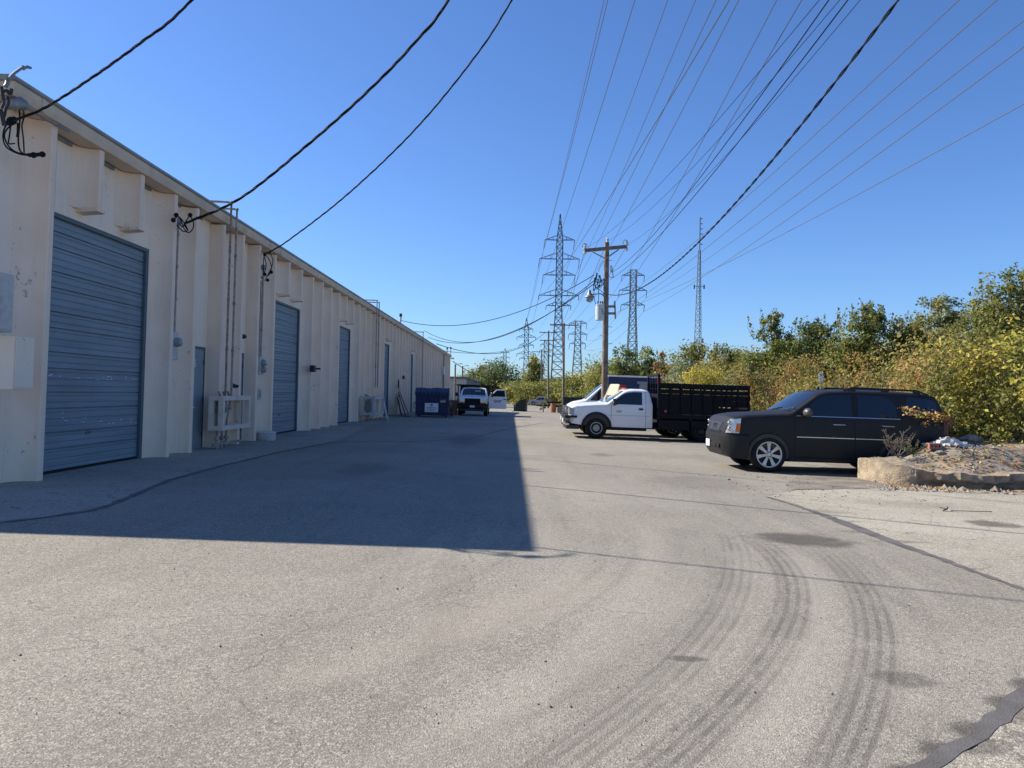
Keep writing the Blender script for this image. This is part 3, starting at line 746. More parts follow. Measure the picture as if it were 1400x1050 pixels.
# gas risers
def riser(label, pxb, pyb, pxt, pyt, m_, X=-7.0, back=1.1, r=.028, dxt=0):
    b = atX(pxb, pyb, X); t = atX(pxt, pyt, X)
    o = fixture('gas_pipe', label, 'pipe', (X, b.y, b.z))
    B = MB(); h = t.z-b.z; dy = 0
    B.tube([(0, 0, 0), (0, dy, h-.04), (-.01, dy, h-.01), (-.04, dy, h), (-back, dy-.1, h+.02), (-back-.05, dy-.1, h-.05), (-back-.05, dy-.1, h-.3)], r, 8)
    B.build('pipe', m_, o, smooth=True)
    B = MB(); B.ball((0, dy, h-.01), r*1.6, 7); 
    for k in (.25, .5, .75): B.cyl((0, dy*k, h*k-.04), (0, dy*k, h*k+.04), r*1.4, n=8)
    B.build('coupling', 'pipe', o, smooth=True); return o
riser('rust-stained gas pipe rising over the eave, nearer of the pair', 308, 545, 323, 281, 'rust')
riser('grey-brown gas pipe rising over the eave, farther of the pair', 316, 545, 333, 292, 'rust2')
# gas meter guard
def gas_set(label, px, py, w_, h_, d_, m_='palewall', Xb=-7.15):
    g = atX(px, py, Xb+d_); z0 = g.z
    o = fixture('gas_meter_rack', label, 'gas meter', (Xb, g.y, z0))
    B = MB(); t = .12
    for y in (0, w_):
        for x in (0, d_): B.box(x-t/2, x+t/2, y-t/2, y+t/2, 0, h_)
    for z in (t/2, h_-t/2):
        for y in (0, w_): B.box(t/2, d_-t/2, y-t/2+.004, y+t/2-.004, z-t/2+.004, z+t/2-.004)
        for x in (0, d_): B.box(x-t/2+.003, x+t/2-.003, t/2, w_-t/2, z-t/2+.004, z+t/2-.004)
    B.build('guard_frame', m_, o, bevel=.006)
    B = MB(); B.box(.1, d_-.15, .12, .5, .18, h_*.55); B.lathe([(.14, -.1), (.17, -.05), (.17, .05), (.14, .1)], (d_*.45, .3, h_*.66), 'y', 16)
    B.build('gas_meter', 'pipe', o, bevel=.01)
    B = MB()
    for k in range(3):
        yy = .15+.3*k; B.tube([(d_*.4, yy, -.45), (d_*.4, yy, .2), (d_*.4, yy+.12, .5), (d_*.5, yy+.15, h_-.1), (.1, yy, h_+.1)], .028, 7); B.ball((d_*.4, yy, -.2), .06, 7); B.ball((d_*.5, yy+.12, .55), .065, 7)
    B.tube([(.3*d_, -.05, -.35), (.3*d_, w_, -.35)], .03, 7); B.ball((.3*d_, w_*.4, -.35), .07, 7)
    B.build('valve_pipe', 'rust2', o, smooth=True); return o
gas_set('white steel guard frame around gas meter and valves beside the first entry door', 302, 589, 1.85, .84, .24, m_='rackpaint', Xb=-7.19)
gas_set('small pale gas meter frame on the wall before the fourth roll-up door', 511, 568, 2.6, .9, .6)
riser('thin gas pipe rising over the eave above the small gas meter frame', 513, 530, 519, 413, 'rust2', back=1.4)
riser('thin pale gas pipe rising over the eave above the small gas meter frame, right one', 516, 530, 522, 416, 'pipe', back=1.4)
riser('tall thin pipe rising over the eave near the dumpster', 577, 535, 580, 455, 'rust2', back=1.4, r=.035)
# lamps, camera, bucket, switch box
p = atX(332, 460, -7.35); o = fixture('wall_lamp', 'dark oval wall lamp above the second entry door', 'lamp', p)
B = MB(); B.ball((.0, 0, 0), .11, 8, .6); B.box(-.2, 0, -.06, .06, -.04, .05); B.build('lamp_housing', 'blackp', o, smooth=True)
p = atX(322, 528, -7.15); o = fixture('wall_lamp', 'small black lamp hanging on the rusty gas pipe wall above the meter rack', 'lamp', p)
B = MB(); B.ball((0, 0, 0), .09, 8, .55); B.tube([(-.1, -.1, .1), (0, 0, .02)], .02, 6); B.build('lamp_housing', 'blackp', o, smooth=True)
p = atX(428, 504, -7.1); o = fixture('wall_floodlight', 'small black floodlight right of the second roll-up door', 'lamp', p)
B = MB(); B.box(-.08, .08, -.14, .14, -.12, .12); B.build('housing', 'blackp', o, bevel=.02)
B = MB(); B.box(.05, .22, .14, .22, -.03, .03); B.build('bracket', 'blackp', o)
p = atX(552, 516, -7.1); o = fixture('wall_floodlight', 'small dark box on the wall between the fourth and fifth roll-up doors', 'lamp', p)
B = MB(); B.box(-.06, .06, -.2, .2, -.12, .12); B.build('housing', 'blackp', o, bevel=.02)
p = atX(354, 539, -7.45); o = fixture('switch_box', 'narrow pale switch plate low beside the second electric meter', 'electrical box', p)
B = MB(); B.box(-.1, .03, -.12, .12, -.17, .17); B.build('box', 'palewall', o, bevel=.01); B = MB(); B.box(.031, .04, -.05, .05, -.1, .1); B.build('cover', 'pipe', o)
q = gnd(366, 602); o = thing('bucket', 'low pale rounded tub on the ground by the second roll-up door', 'bucket', (q.x-.05, q.y, gz(q.x, q.y)))
B = MB(); B.lathe([(.25, 0), (.27, .05), (.27, .22), (.24, .26), (.10, .27)], (0,0,0), 'z', 18); B.build('bucket_body', 'palewall', o, smooth=True)
B = MB(); B.lathe([(.27, .19), (.28, .20), (.28, .215), (.27, .22)], (0,0,0), 'z', 18); B.build('rim', 'palewall', o, smooth=True)
# pale box on the far wall with riser
p = atX(608, 507, -7.1); o = fixture('electrical_cabinet', 'white box high on the warehouse wall near its far end', 'electrical box', p)
B = MB(); B.box(-.25, 0, -.5, .5, -.45, .45); B.build('cabinet', 'whitep', o, bevel=.02); B = MB(); B.tube([(-.1,0,-.45),(-.1,0,-3.4)], .06, 6); B.tube([(-.1,0,.45),(-.1,0,2.2)], .05, 6); B.build('conduit', 'pipe', o)
# roof items
for (px, py, h_, lab) in ((547, 438, .55, 'bent service mast on the roof edge above the fourth roll-up door'), (611, 473, .5, 'dark vent cap on the roof near the far end, left one'), (616, 472, .9, 'dark capped flue on the roof at the far end')):
    p = atX(px, py, -7.3); o = fixture('roof_vent', lab, 'vent', (-7.3, p.y, ZT+.2))
    B = MB(); B.tube([(0,0,0), (.02,.1,h_)], .07, 8); B.build('stack', 'palewall', o, smooth=True)
    B = MB(); B.cyl((.02,.1,h_), (.02,.1,h_+.2), .10, .09, 10); B.build('cap', 'blackp', o, smooth=True)
# leaning boards
for i, (xa, ya, xb, yb, m_, lab, wd) in enumerate(((545,564,545,520,'wood2','thin dark pole standing among the boards leaned on the wall',.08), (549,568,544,545,'wood','short brown board leaned on the wall beside the fourth roll-up door',.2), (555,570,546,541,'wood2','dark board leaned on the wall, middle of the stack',.24), (560,570,548,540,'pipe','long grey board leaned on the wall, rightmost of the stack',.26), (530,575,523,541,'palewall','pale plank leaned beside the small gas meter frame',.2))):
    a = gnd(xa, ya); b = atX(xb, yb, -7.05)
    o = thing('leaning_board', lab, 'board', a); v = b-a
    B = MB(); B.bar((0,0,0), v, wd*1.7, .06, up=(1,0,.3)); B.build('board', m_, o, bevel=.004)
#SPLIT
# ------------------------------------------------------------------ vehicles
def lerp_tab(tab, x):
    if x <= tab[0][0]: return tab[0][1]
    for (a, va), (b, vb) in zip(tab, tab[1:]):
        if x <= b: t = (x-a)/(b-a); return va+(vb-va)*t
    return tab[-1][1]
def smooth_tab(tab, x, e=.05):
    return sum(lerp_tab(tab, x+k*e) for k in (-1,-.5,0,.5,1))/5
class Shell:
    """body described by top(x), bottom(x), half width(x), and tumblehome above the belt"""
    def __init__(s, L, top, bot, hw, belt, tumble=.28, crown=.05, rc=.09, e=.05):
        s.L, s.top_, s.bot_, s.hw_, s.belt, s.tumble, s.crown, s.rc, s.e = L, top, bot, hw, belt, tumble, crown, rc, e
    def top(s, x): return smooth_tab(s.top_, x, s.e)
    def bot(s, x): return smooth_tab(s.bot_, x, .03)
    def W(s, x, z):
        w = smooth_tab(s.hw_, x, .04)
        k = .0
        if z > s.belt: k = (z-s.belt)*s.tumble
        w -= k
        # barrel of the sides and tuck at the sill, shoulder crease
        w -= .035*((z-.85)/.5)**2 if z < .85 else .02*max(0, min(1, (z-.85)/(s.belt-.85)))**2
        return w
    def mesh(s, n=90, x0=0., x1=None):
        x1 = x1 or s.L; xs = [x0+(x1-x0)*(i/n) for i in range(n+1)]
        xs = sorted(set([x0+.012*k for k in range(5)] + xs + [x1-.012*k for k in range(1, 5)]))
        NS, NC, NT = 14, 4, 6; v = []; rows = []
        for x in xs:
            zt = s.top(x); zb = s.bot(x); rc = min(s.rc, (zt-zb)*.3); half = []
            ze = zt - s.crown - rc
            for i in range(NS+1):
                z = zb + (ze-zb)*i/NS; half.append((s.W(x, z), z))
            wc = s.W(x, ze); 
            for i in range(1, NC+1):
                a = PI/2*i/NC; half.append((wc-rc+rc*math.cos(a)-s.tumble*.3*rc*math.sin(a), ze+rc*math.sin(a)))
            we, zc = half[-1]
            for i in range(1, NT+1):
                t = i/NT; half.append((we*(1-t), zc+s.crown*(1-(1-t)**2)))
            row = [(-w_, z) for w_, z in half] + [(w_, z) for w_, z in half[-2::-1]]
            rows.append(len(v)); v += [(x, y, z) for y, z in row]
        m = len(row); f = []
        for i in range(len(rows)-1):
            a, b = rows[i], rows[i+1]
            for j in range(m-1): f.append((a+j, a+j+1, b+j+1, b+j))
            f.append((a+m-1, a, b, b+m-1))
        f.append(tuple(range(rows[0], rows[0]+m))); f.append(tuple(range(rows[-1], rows[-1]+m))[::-1])
        return MB().add(v, f)
    def topz(s, x, y):
        zt = s.top(x); rc = s.rc; ze = zt-s.crown-rc; we = s.W(x, ze)-rc
        t = min(1, abs(y)/max(.1, we)); return zt - s.crown*t*t
    def side(s, lo, hi, x0, x1, off=.006, sgn=-1, nx=14, nz=6):
        """patch on the side between lo(x) and hi(x)"""
        v = []; f = []
        for i in range(nx+1):
            x = x0+(x1-x0)*i/nx; a = lo(x) if callable(lo) else lo; b = hi(x) if callable(hi) else hi
            for j in range(nz+1):
                z = a+(b-a)*j/nz; v.append((x, sgn*(s.W(x, z)+off), z))
        for i in range(nx):
            for j in range(nz): a = i*(nz+1)+j; f.append((a, a+1, a+nz+2, a+nz+1))
        n0 = len(v); v += [(x, y-sgn*(off+.02), z) for x, y, z in v]
        g = [tuple(q+n0 for q in r[::-1]) for r in f]
        bd = [i*(nz+1) for i in range(nx+1)] + [nx*(nz+1)+j for j in range(1, nz+1)] + [i*(nz+1)+nz for i in range(nx-1, -1, -1)] + [j for j in range(nz-1, 0, -1)]
        h = [(bd[k], bd[(k+1) % len(bd)], bd[(k+1) % len(bd)]+n0, bd[k]+n0) for k in range(len(bd))]
        return MB().add(v, f+g+h)
    def topp(s, x0, x1, y0, y1, off=.006, nx=10, ny=12, shrink=0.):
        v = []; f = []
        for i in range(nx+1):
            t = i/nx
            for j in range(ny+1):
                y = (y0+(y1-y0)*j/ny)*(1-shrink*t); x = x0+(x1-x0)*t
                v.append((x, y, s.topz(x, y)+off))
        for i in range(nx):
            for j in range(ny): a = i*(ny+1)+j; f.append((a, a+1, a+ny+2, a+ny+1))
        return MB().add(v, f)
def carve(o, cuts, r, yw, z, mname='blackp'):
    """wheel arches by exact boolean"""
    o.data.materials.append(MT[mname])
    for x in cuts:
        c = MB().cyl((x, -yw-.3, z), (x, -yw+.42, z), r, n=40); c.cyl((x, yw-.42, z), (x, yw+.3, z), r, n=40)
        c.box(x-r, x+r, -yw-.3, -yw+.42, z-.9, z-.02) if False else None
        co = c.build('arch_cutter', mname)
        md = o.modifiers.new('b', 'BOOLEAN'); md.operation = 'DIFFERENCE'; md.object = co; md.solver = 'EXACT'; md.material_mode = 'TRANSFER'
        dg = bpy.context.evaluated_depsgraph_get(); me = bpy.data.meshes.new_from_object(o.evaluated_get(dg))
        o.modifiers.clear(); old = o.data; o.data = me; bpy.data.meshes.remove(old); bpy.data.objects.remove(co)
    for p in o.data.polygons:
        c_ = p.center
        if any((c_.x-x)**2+(c_.z-z)**2 < (r+.012)**2 for x in cuts) and abs(c_.y) > yw-.46: p.material_index = 1
    o.data.shade_smooth(); o.data.set_sharp_from_angle(angle=math.radians(32))
def wheel(parent, x, y, r, kind='alloy', wd=.26, dual=False):
    """tyre with rim child; outer face towards sign(y)"""
    s_ = 1 if y > 0 else -1
    rr = r*.71 if kind == 'alloy' else r*.56
    prof = [(rr, -wd/2+.02), (rr+.01, -wd/2), (r-.05, -wd/2-.006), (r-.015, -wd/2+.02), (r, -wd/2+.06), (r, wd/2-.06), (r-.015, wd/2-.02), (r-.05, wd/2+.006), (rr+.01, wd/2), (rr, wd/2-.02)]
    B = MB(); B.lathe(prof, (0, 0, 0), 'y', 40)
    if dual: B.lathe([(a, b-s_*(wd+.05)) for a, b in prof], (0, 0, 0), 'y', 32)
    o = B.build('wheel', 'black', parent, smooth=True, loc=(x, y, r))
    yo = s_*wd/2
    R = MB()
    if kind == 'alloy':
        R.lathe([(rr-.012, yo-s_*.03), (rr+.004, yo-s_*.0), (rr+.004, yo+s_*.008), (rr-.02, yo+s_*.004), (rr-.035, yo-s_*.03), (rr-.035, yo-s_*.05), (rr-.02, yo-s_*.05)], (0,0,0), 'y', 40) if False else None
        n = 40; v = []; f = []
        ring = [(rr-.03, -.06), (rr-.028, -.01), (rr-.015, .006), (rr+.004, .006), (rr+.006, -.02), (rr+.006, -.06)]
        for (a, h) in ring:
            for k in range(n): t = 2*PI*k/n; v.append((a*math.cos(t), yo+s_*h, a*math.sin(t)))
        for i in range(len(ring)-1):
            for k in range(n): f.append((i*n+k, i*n+(k+1) % n, (i+1)*n+(k+1) % n, (i+1)*n+k))
        R.add(v, f)
        for k in range(7):
            a = 2*PI*k/7+PI/2
            for sp in (-.0,):
                d = Vector((math.cos(a+sp), 0, math.sin(a+sp))); q = Vector((-d.z, 0, d.x))
                pts = []
                for (rad, ww, h) in ((.045, .05, -.012), (rr*.55, .062, -.02), (rr-.018, .095, -.004)):
                    pts += [d*rad+q*ww*.5+Vector((0, yo+s_*h, 0)), d*rad-q*ww*.5+Vector((0, yo+s_*h, 0)), d*rad-q*ww*.5+Vector((0, yo+s_*(h-.035), 0)), d*rad+q*ww*.5+Vector((0, yo+s_*(h-.035), 0))]
                f = []
                for i in range(2):
                    for j in range(4): f.append((i*4+j, i*4+(j+1) % 4, (i+1)*4+(j+1) % 4, (i+1)*4+j))
                f += [(0,1,2,3), (8,9,10,11)]; R.add(pts, f)
        R.lathe([(.075, yo-s_*.04), (.075, yo-s_*.008), (.04, yo+s_*.002), (.036, yo+s_*.006)], (0,0,0), 'y', 20)
        rim = R.build('rim', 'silver', o, smooth=True)
        D = MB(); D.lathe([(rr-.02, yo-s_*.11), (rr-.02, yo-s_*.10)], (0,0,0), 'y', 32)
        D.lathe([(rr*.62, yo-s_*.10), (rr*.62, yo-s_*.075)], (0,0,0), 'y', 32); D.build('brake_disc', 'blackp', o)
        G = MB()
        for k in range(6): a = 2*PI*k/6; G.cyl((.055*math.cos(a), yo-s_*.01, .055*math.sin(a)), (.055*math.cos(a), yo+s_*.006, .055*math.sin(a)), .008, n=6)
        G.build('wheel_nut', 'blackp', o)
    else:
        hh = .03
        R.lathe([(rr+.004, yo-s_*.05), (rr+.004, yo+s_*.006), (rr-.02, yo+s_*.006), (rr-.04, yo-s_*.03), (rr*.72, yo-s_*.045), (rr*.55, yo-s_*.01), (rr*.5, yo+s_*.015), (.07, yo+s_*.02), (.055, yo+s_*.045), (.02, yo+s_*.05)], (0,0,0), 'y', 32)
        rim = R.build('rim', 'steelwheel', o, smooth=True)
        G = MB()
        for k in range(8): a = 2*PI*k/8; G.cyl((rr*.80*math.cos(a), yo-s_*.035, rr*.80*math.sin(a)), (rr*.80*math.cos(a), yo-s_*.028, rr*.80*math.sin(a)), .02, n=8)
        G.build('rim_hole', 'blackp', o)
    return o
def ground_loc(X, Y): return (X, Y, gz(X, Y))
SLOPE = math.atan(.021)
# ---- charcoal SUV, nose towards the lane
def build_suv():
    o = thing('parked_suv', 'matte charcoal SUV with tinted windows parked beside the broken kerb', 'car', ground_loc(4.88, 18.50), rot=(0, SLOPE, math.radians(0)))
    L_ = 5.13
    top = [(0,.86),(.02,.98),(.05,1.12),(.09,1.21),(.16,1.265),(.45,1.32),(1.0,1.36),(1.40,1.385),(1.50,1.42),(2.12,1.86),(2.3,1.915),(2.8,1.95),(3.6,1.955),(4.4,1.94),(4.84,1.895),(4.96,1.72),(5.07,1.30),(5.05,1.10),(5.08,.85),(5.13,.74)]
    bot = [(0,.42),(.12,.30),(.5,.27),(1.4,.31),(4.2,.31),(4.6,.36),(5.13,.46)]
    hw = [(0,.70),(.03,.78),(.10,.87),(.22,.935),(.42,.975),(.8,.995),(2,1.005),(3.8,1.005),(4.6,.98),(4.95,.93),(5.10,.87),(5.13,.83)]
    s = Shell(L_, top, bot, hw, 1.28, .25, .045, .09)
    body = s.mesh(110).build('body', 'suv', o); carve(body, (.98, 3.93), .465, 1.0, .41)
    wl, wh_ = 1.315, 1.80
    def rtop(x): return min(s.top(x)-.13, 1.815)
    # windows (near and far sides)
    for sg in (-1, 1):
        s.side(lambda x: 1.315, lambda x: min(rtop(x), 1.335+(x-1.72)*1.02), 1.72, 2.86, sgn=sg, nx=18).build('window', 'glass', o, smooth=True)
        s.side(lambda x: 1.32, lambda x: rtop(x)-max(0, (x-3.55)/.35)**2*.25, 3.00, 3.88, sgn=sg, nx=14).build('window', 'glass', o, smooth=True)
        s.side(lambda x: 1.34+.02*(x-4), lambda x: min(rtop(x), 1.36+(x-4.0)*3.0, 1.80-(x-4.6)*.28 if x > 4.6 else 9)-.01, 4.03, 4.84, sgn=sg, nx=20).build('window', 'glass', o, smooth=True)
        # chrome beltline, trim strip, handles, mirrors
        s.side(1.292, 1.308, 1.60, 3.95, off=.012, sgn=sg, nx=30, nz=1).build('belt_trim', 'chrome', o)
        s.side(.815, .832, 1.60, 2.905, off=.012, sgn=sg, nz=1).build('side_trim', 'chrome', o)
        s.side(.815, .832, 2.935, 3.62, off=.012, sgn=sg, nz=1).build('side_trim', 'chrome', o)
        s.side(.285, .345, 1.45, 3.42, off=.045, sgn=sg, nz=2).build('running_board', 'suvtrim', o)
        for x in (2.55, 3.66):
            h = MB(); y = sg*(s.W(x, 1.13)+.035)
            h.tube([(x-.12, y-sg*.04, 1.13), (x-.10, y, 1.13), (x+.13, y, 1.13), (x+.15, y-sg*.04, 1.13)], .019, 8); h.build('door_handle', 'chrome', o, smooth=True)
            d = MB(); d.lathe([(.05, 0), (.05, .004)], (x, sg*s.W(x, 1.13)-.002, 1.13), 'y', 14) ; d.build('handle_recess', 'suvtrim', o)
        # door seams as fine dark lines
        g = MB()
        for (x, z0, z1) in ((1.56, .40, 1.28), (2.92, .36, 1.85), (4.0, 1.0, 1.80)):
            q = s.side(z0, z1, x-.006, x+.006, off=.0015, sgn=sg, nx=1, nz=16); g.add(q.v, q.f)
        q = s.side(.355, .367, 1.56, 3.5, off=.0015, sgn=sg, nx=10, nz=1); g.add(q.v, q.f)
        g.build('door_gap', 'black', o)
        # mirror
        mr_ = MB(); yb = sg*(s.W(1.85, 1.3))
        mr_.add(*sphere(Vector((1.78, yb+sg*.19, 1.38)), (.10, .15, .105))); mo = mr_.build('mirror', 'mirrorcap', o, smooth=True)
        a = MB(); a.bar((1.86, yb-.0, 1.31), (1.83, yb+sg*.14, 1.335), .07, .045); a.build('mirror_arm', 'blackp', mo)
        # headlight wraps the corner
        hl = MB(); v = []
        n = 12
        def corner(t, z, off=.012):
            # path round the nose corner in plan: from front to side
            x = .045+t*.30; return (x-.015*(1-t), sg*(s.W(x, z)+off), z)
        for i in range(n+1):
            t = i/n; zl = .86; zh = 1.17+.03*t
            for j in range(5): v.append(corner(t*(1-.30*(j/4))+.30*(j/4)-.12*(1-j/4)*(t > .5)*t, zl+(zh-zl)*j/4))
        f = [(i*5+j, i*5+j+1, (i+1)*5+j+1, (i+1)*5+j) for i in range(n) for j in range(4)]
        hl.add(v, f).build('headlight', 'lens', o, smooth=True)
        tl = MB(); v = []
        for i in range(n+1):
            t = .60+.30*i/n
            for j in range(5): v.append(corner(t+.07*(j/4), .885+(1.08-.885)*j/4, .017))
        tl.add(v, f).build('turn_signal', 'amber', o, smooth=True)
        bl = MB(); 
        for z in (.95, 1.08): bl.add(*sphere(Vector(corner(.25, z, .012)), (.05, .03, .05)))
        bl.build('headlight_bulb', 'chrome', o, smooth=True)
        # fog lamp
        fg = MB(); fg.add(*sphere(Vector((.085, sg*.72, .56)), (.03, .055, .05))); fg.build('fog_lamp', 'lens', o, smooth=True)
        rk = MB(); yy = sg*.72
        rk.tube([(2.75, yy, 1.90), (2.95, yy, 1.985), (4.45, yy, 1.96), (4.7, yy, 1.88)], .022, 8)
        for x in (2.95, 3.7, 4.45): rk.box(x-.08, x+.08, yy-.03, yy+.03, 1.86, 1.97)
        rk.build('roof_rail', 'suvtrim', o, smooth=True)
        ar = MB(); fl = []
        for xc in (.98, 3.93):
            pts = []
            for k in range(19):
                a = PI*(-.04+1.08*k/18); x = xc+.475*math.cos(a); z = .41+.475*math.sin(a); pts.append((x, sg*(s.W(x, z)+.004), z))
            ar.tube(pts, .018, 6)
        ar.build('arch_lip', 'suv', o, smooth=True)
        for xc in (.98, 3.93): wheel(o, xc, sg*.87, .405, 'alloy', .27)
    wsh = s.topp(1.50, 2.14, -.80, .80, .006, 12, 16, .10); wsh.build('windshield', 'glass', o, smooth=True)
    rw = MB()
    v = []; 
    for i in range(9):
        x = 4.78+.22*i/8
        for j in range(9): y = -.72+1.44*j/8; v.append((x+.008, y, s.topz(x, y)+.006))
    rw.add(v, [(i*9+j, i*9+j+1, (i+1)*9+j+1, (i+1)*9+j) for i in range(8) for j in range(8)]).build('rear_window', 'glass', o, smooth=True)
    # nose: grille in a frame, bumper, plate
    def nose(y, z):  # x of the nose surface
        lo, hi = 0., 1.2
        for _ in range(22):
            m_ = (lo+hi)/2
            if s.W(m_, z) > abs(y)+.02 and s.top(m_)-.06 > z: hi = m_
            else: lo = m_
        return hi
    def nose_patch(name, m_, y0, y1, z0, z1, off, ny=14, nz=6, taper=0.):
        v = []
        for j in range(nz+1):
            z = z0+(z1-z0)*j/nz
            for i in range(ny+1):
                k = 1-taper*(1-j/nz); y = (y0+(y1-y0)*i/ny)*k; v.append((nose(y, z)-off, y, z))
        f = [(j*(ny+1)+i, j*(ny+1)+i+1, (j+1)*(ny+1)+i+1, (j+1)*(ny+1)+i) for j in range(nz) for i in range(ny)]
        n0 = len(v); v += [(x+off+.05, y, z) for x, y, z in v]; f2 = [tuple(q+n0 for q in r[::-1]) for r in f]
        bd = list(range(ny+1)) + [(j*(ny+1)+ny) for j in range(1, nz+1)] + [nz*(ny+1)+i for i in range(ny-1, -1, -1)] + [j*(ny+1) for j in range(nz-1, 0, -1)]
        f3 = [(bd[k], bd[(k+1) % len(bd)], bd[(k+1) % len(bd)]+n0, bd[k]+n0) for k in range(len(bd))]
        return MB().add(v, f+f2+f3).build(name, m_, o, smooth=True)
    nose_patch('grille_surround', 'suv', -.60, .60, .86, 1.135, .012, taper=.12)
    nose_patch('grille', 'suvtrim', -.50, .50, .89, 1.11, .017, taper=.12)
    nose_patch('grille_mesh', 'blackp', -.46, .46, .91, 1.09, .021, taper=.12)
    # bumper as a fuller belt wrapping the corner
    bm_ = MB(); v = []; n = 22; prof_ = [(.36,.0),(.44,.05),(.60,.07),(.78,.085),(.83,.075),(.845,.03)]
    path = []
    for i in range(n+1):
        t = -1+2*i/n; 
        a = abs(t); 
        if a < .62: y = a/.62*.62; x = .02*(a/.62)**2
        else: q = (a-.62)/.38; y = .62+.36*math.sin(q*PI/2); x = .02+.50*(1-math.cos(q*PI/2))**1.0
        path.append((x, math.copysign(y, t)))
    for (x, y) in path:
        nx_ = -1 if abs(y) < .62 else -(1-(abs(y)-.62)/.4); 
        for (z, b_) in prof_:
            k = b_; v.append((x-k*max(.25, -nx_)+.02, y*(1+k*.45*(abs(y) > .6)), z))
    m_ = len(prof_)
    f = [(i*m_+j, i*m_+j+1, (i+1)*m_+j+1, (i+1)*m_+j) for i in range(n) for j in range(m_-1)]
    bm_.add(v, f).build('front_bumper', 'suv', o, smooth=True, angle=50)
    B = MB()
    for (y0, y1) in ((-.60,-.40), (-.34,.34), (.40,.60)): B.box(-.062, -.02, y0, y1, .50, .585)
    B.build('air_intake', 'black', o, bevel=.01)
    B = MB(); B.box(-.082, -.066, -.16+.3, .16+.3, .49, .65); pl = B.build('licence_plate', 'sign', o, bevel=.003)
    text_mesh('badge', 'GMC', .14, 'chrome', o, (nose(0, 1.0)-.026, 0, 1.0), (PI/2, 0, -PI/2), .006)
    # antenna, wipers, rear bumper, lights
    B = MB(); B.prism([(2.42,1.93),(2.50,1.93),(2.49,1.99),(2.46,2.0)], 'y', -.02, .02); B.build('antenna', 'blackp', o)
    B = MB()
    for y in (-.45, .35): B.tube([(1.47, y, s.topz(1.47, y)+.02), (1.56, y-.35, s.topz(1.56, y)+.03), (1.57, y-.45, s.topz(1.57, y)+.02)], .012, 6)
    B.build('wiper', 'blackp', o)
    B = MB(); B.box(5.02, 5.2, -.92, .92, .42, .74); B.build('rear_bumper', 'suvtrim', o, bevel=.03)
    B = MB(); 
    for sg in (-1, 1): B.box(4.97, 5.09, sg*.86-.06, sg*.86+.06, .95, 1.3)
    B.build('tail_light', 'tail', o, bevel=.02)
    B = MB(); B.box(.6, 4.6, -.7, .7, .24, .34); B.build('underbody', 'black', o)
    return o
def sphere(c, r, n=10):
    v = []; f = []
    for i in range(n+1):
        a = PI*i/n
        for k in range(n*2): t = 2*PI*k/(n*2); v.append((c[0]+r[0]*math.sin(a)*math.cos(t), c[1]+r[1]*math.sin(a)*math.sin(t), c[2]+r[2]*math.cos(a)))
    m = n*2
    for i in range(n):
        for k in range(m): f.append((i*m+k, i*m+(k+1) % m, (i+1)*m+(k+1) % m, (i+1)*m+k))
    return v, f
build_suv()
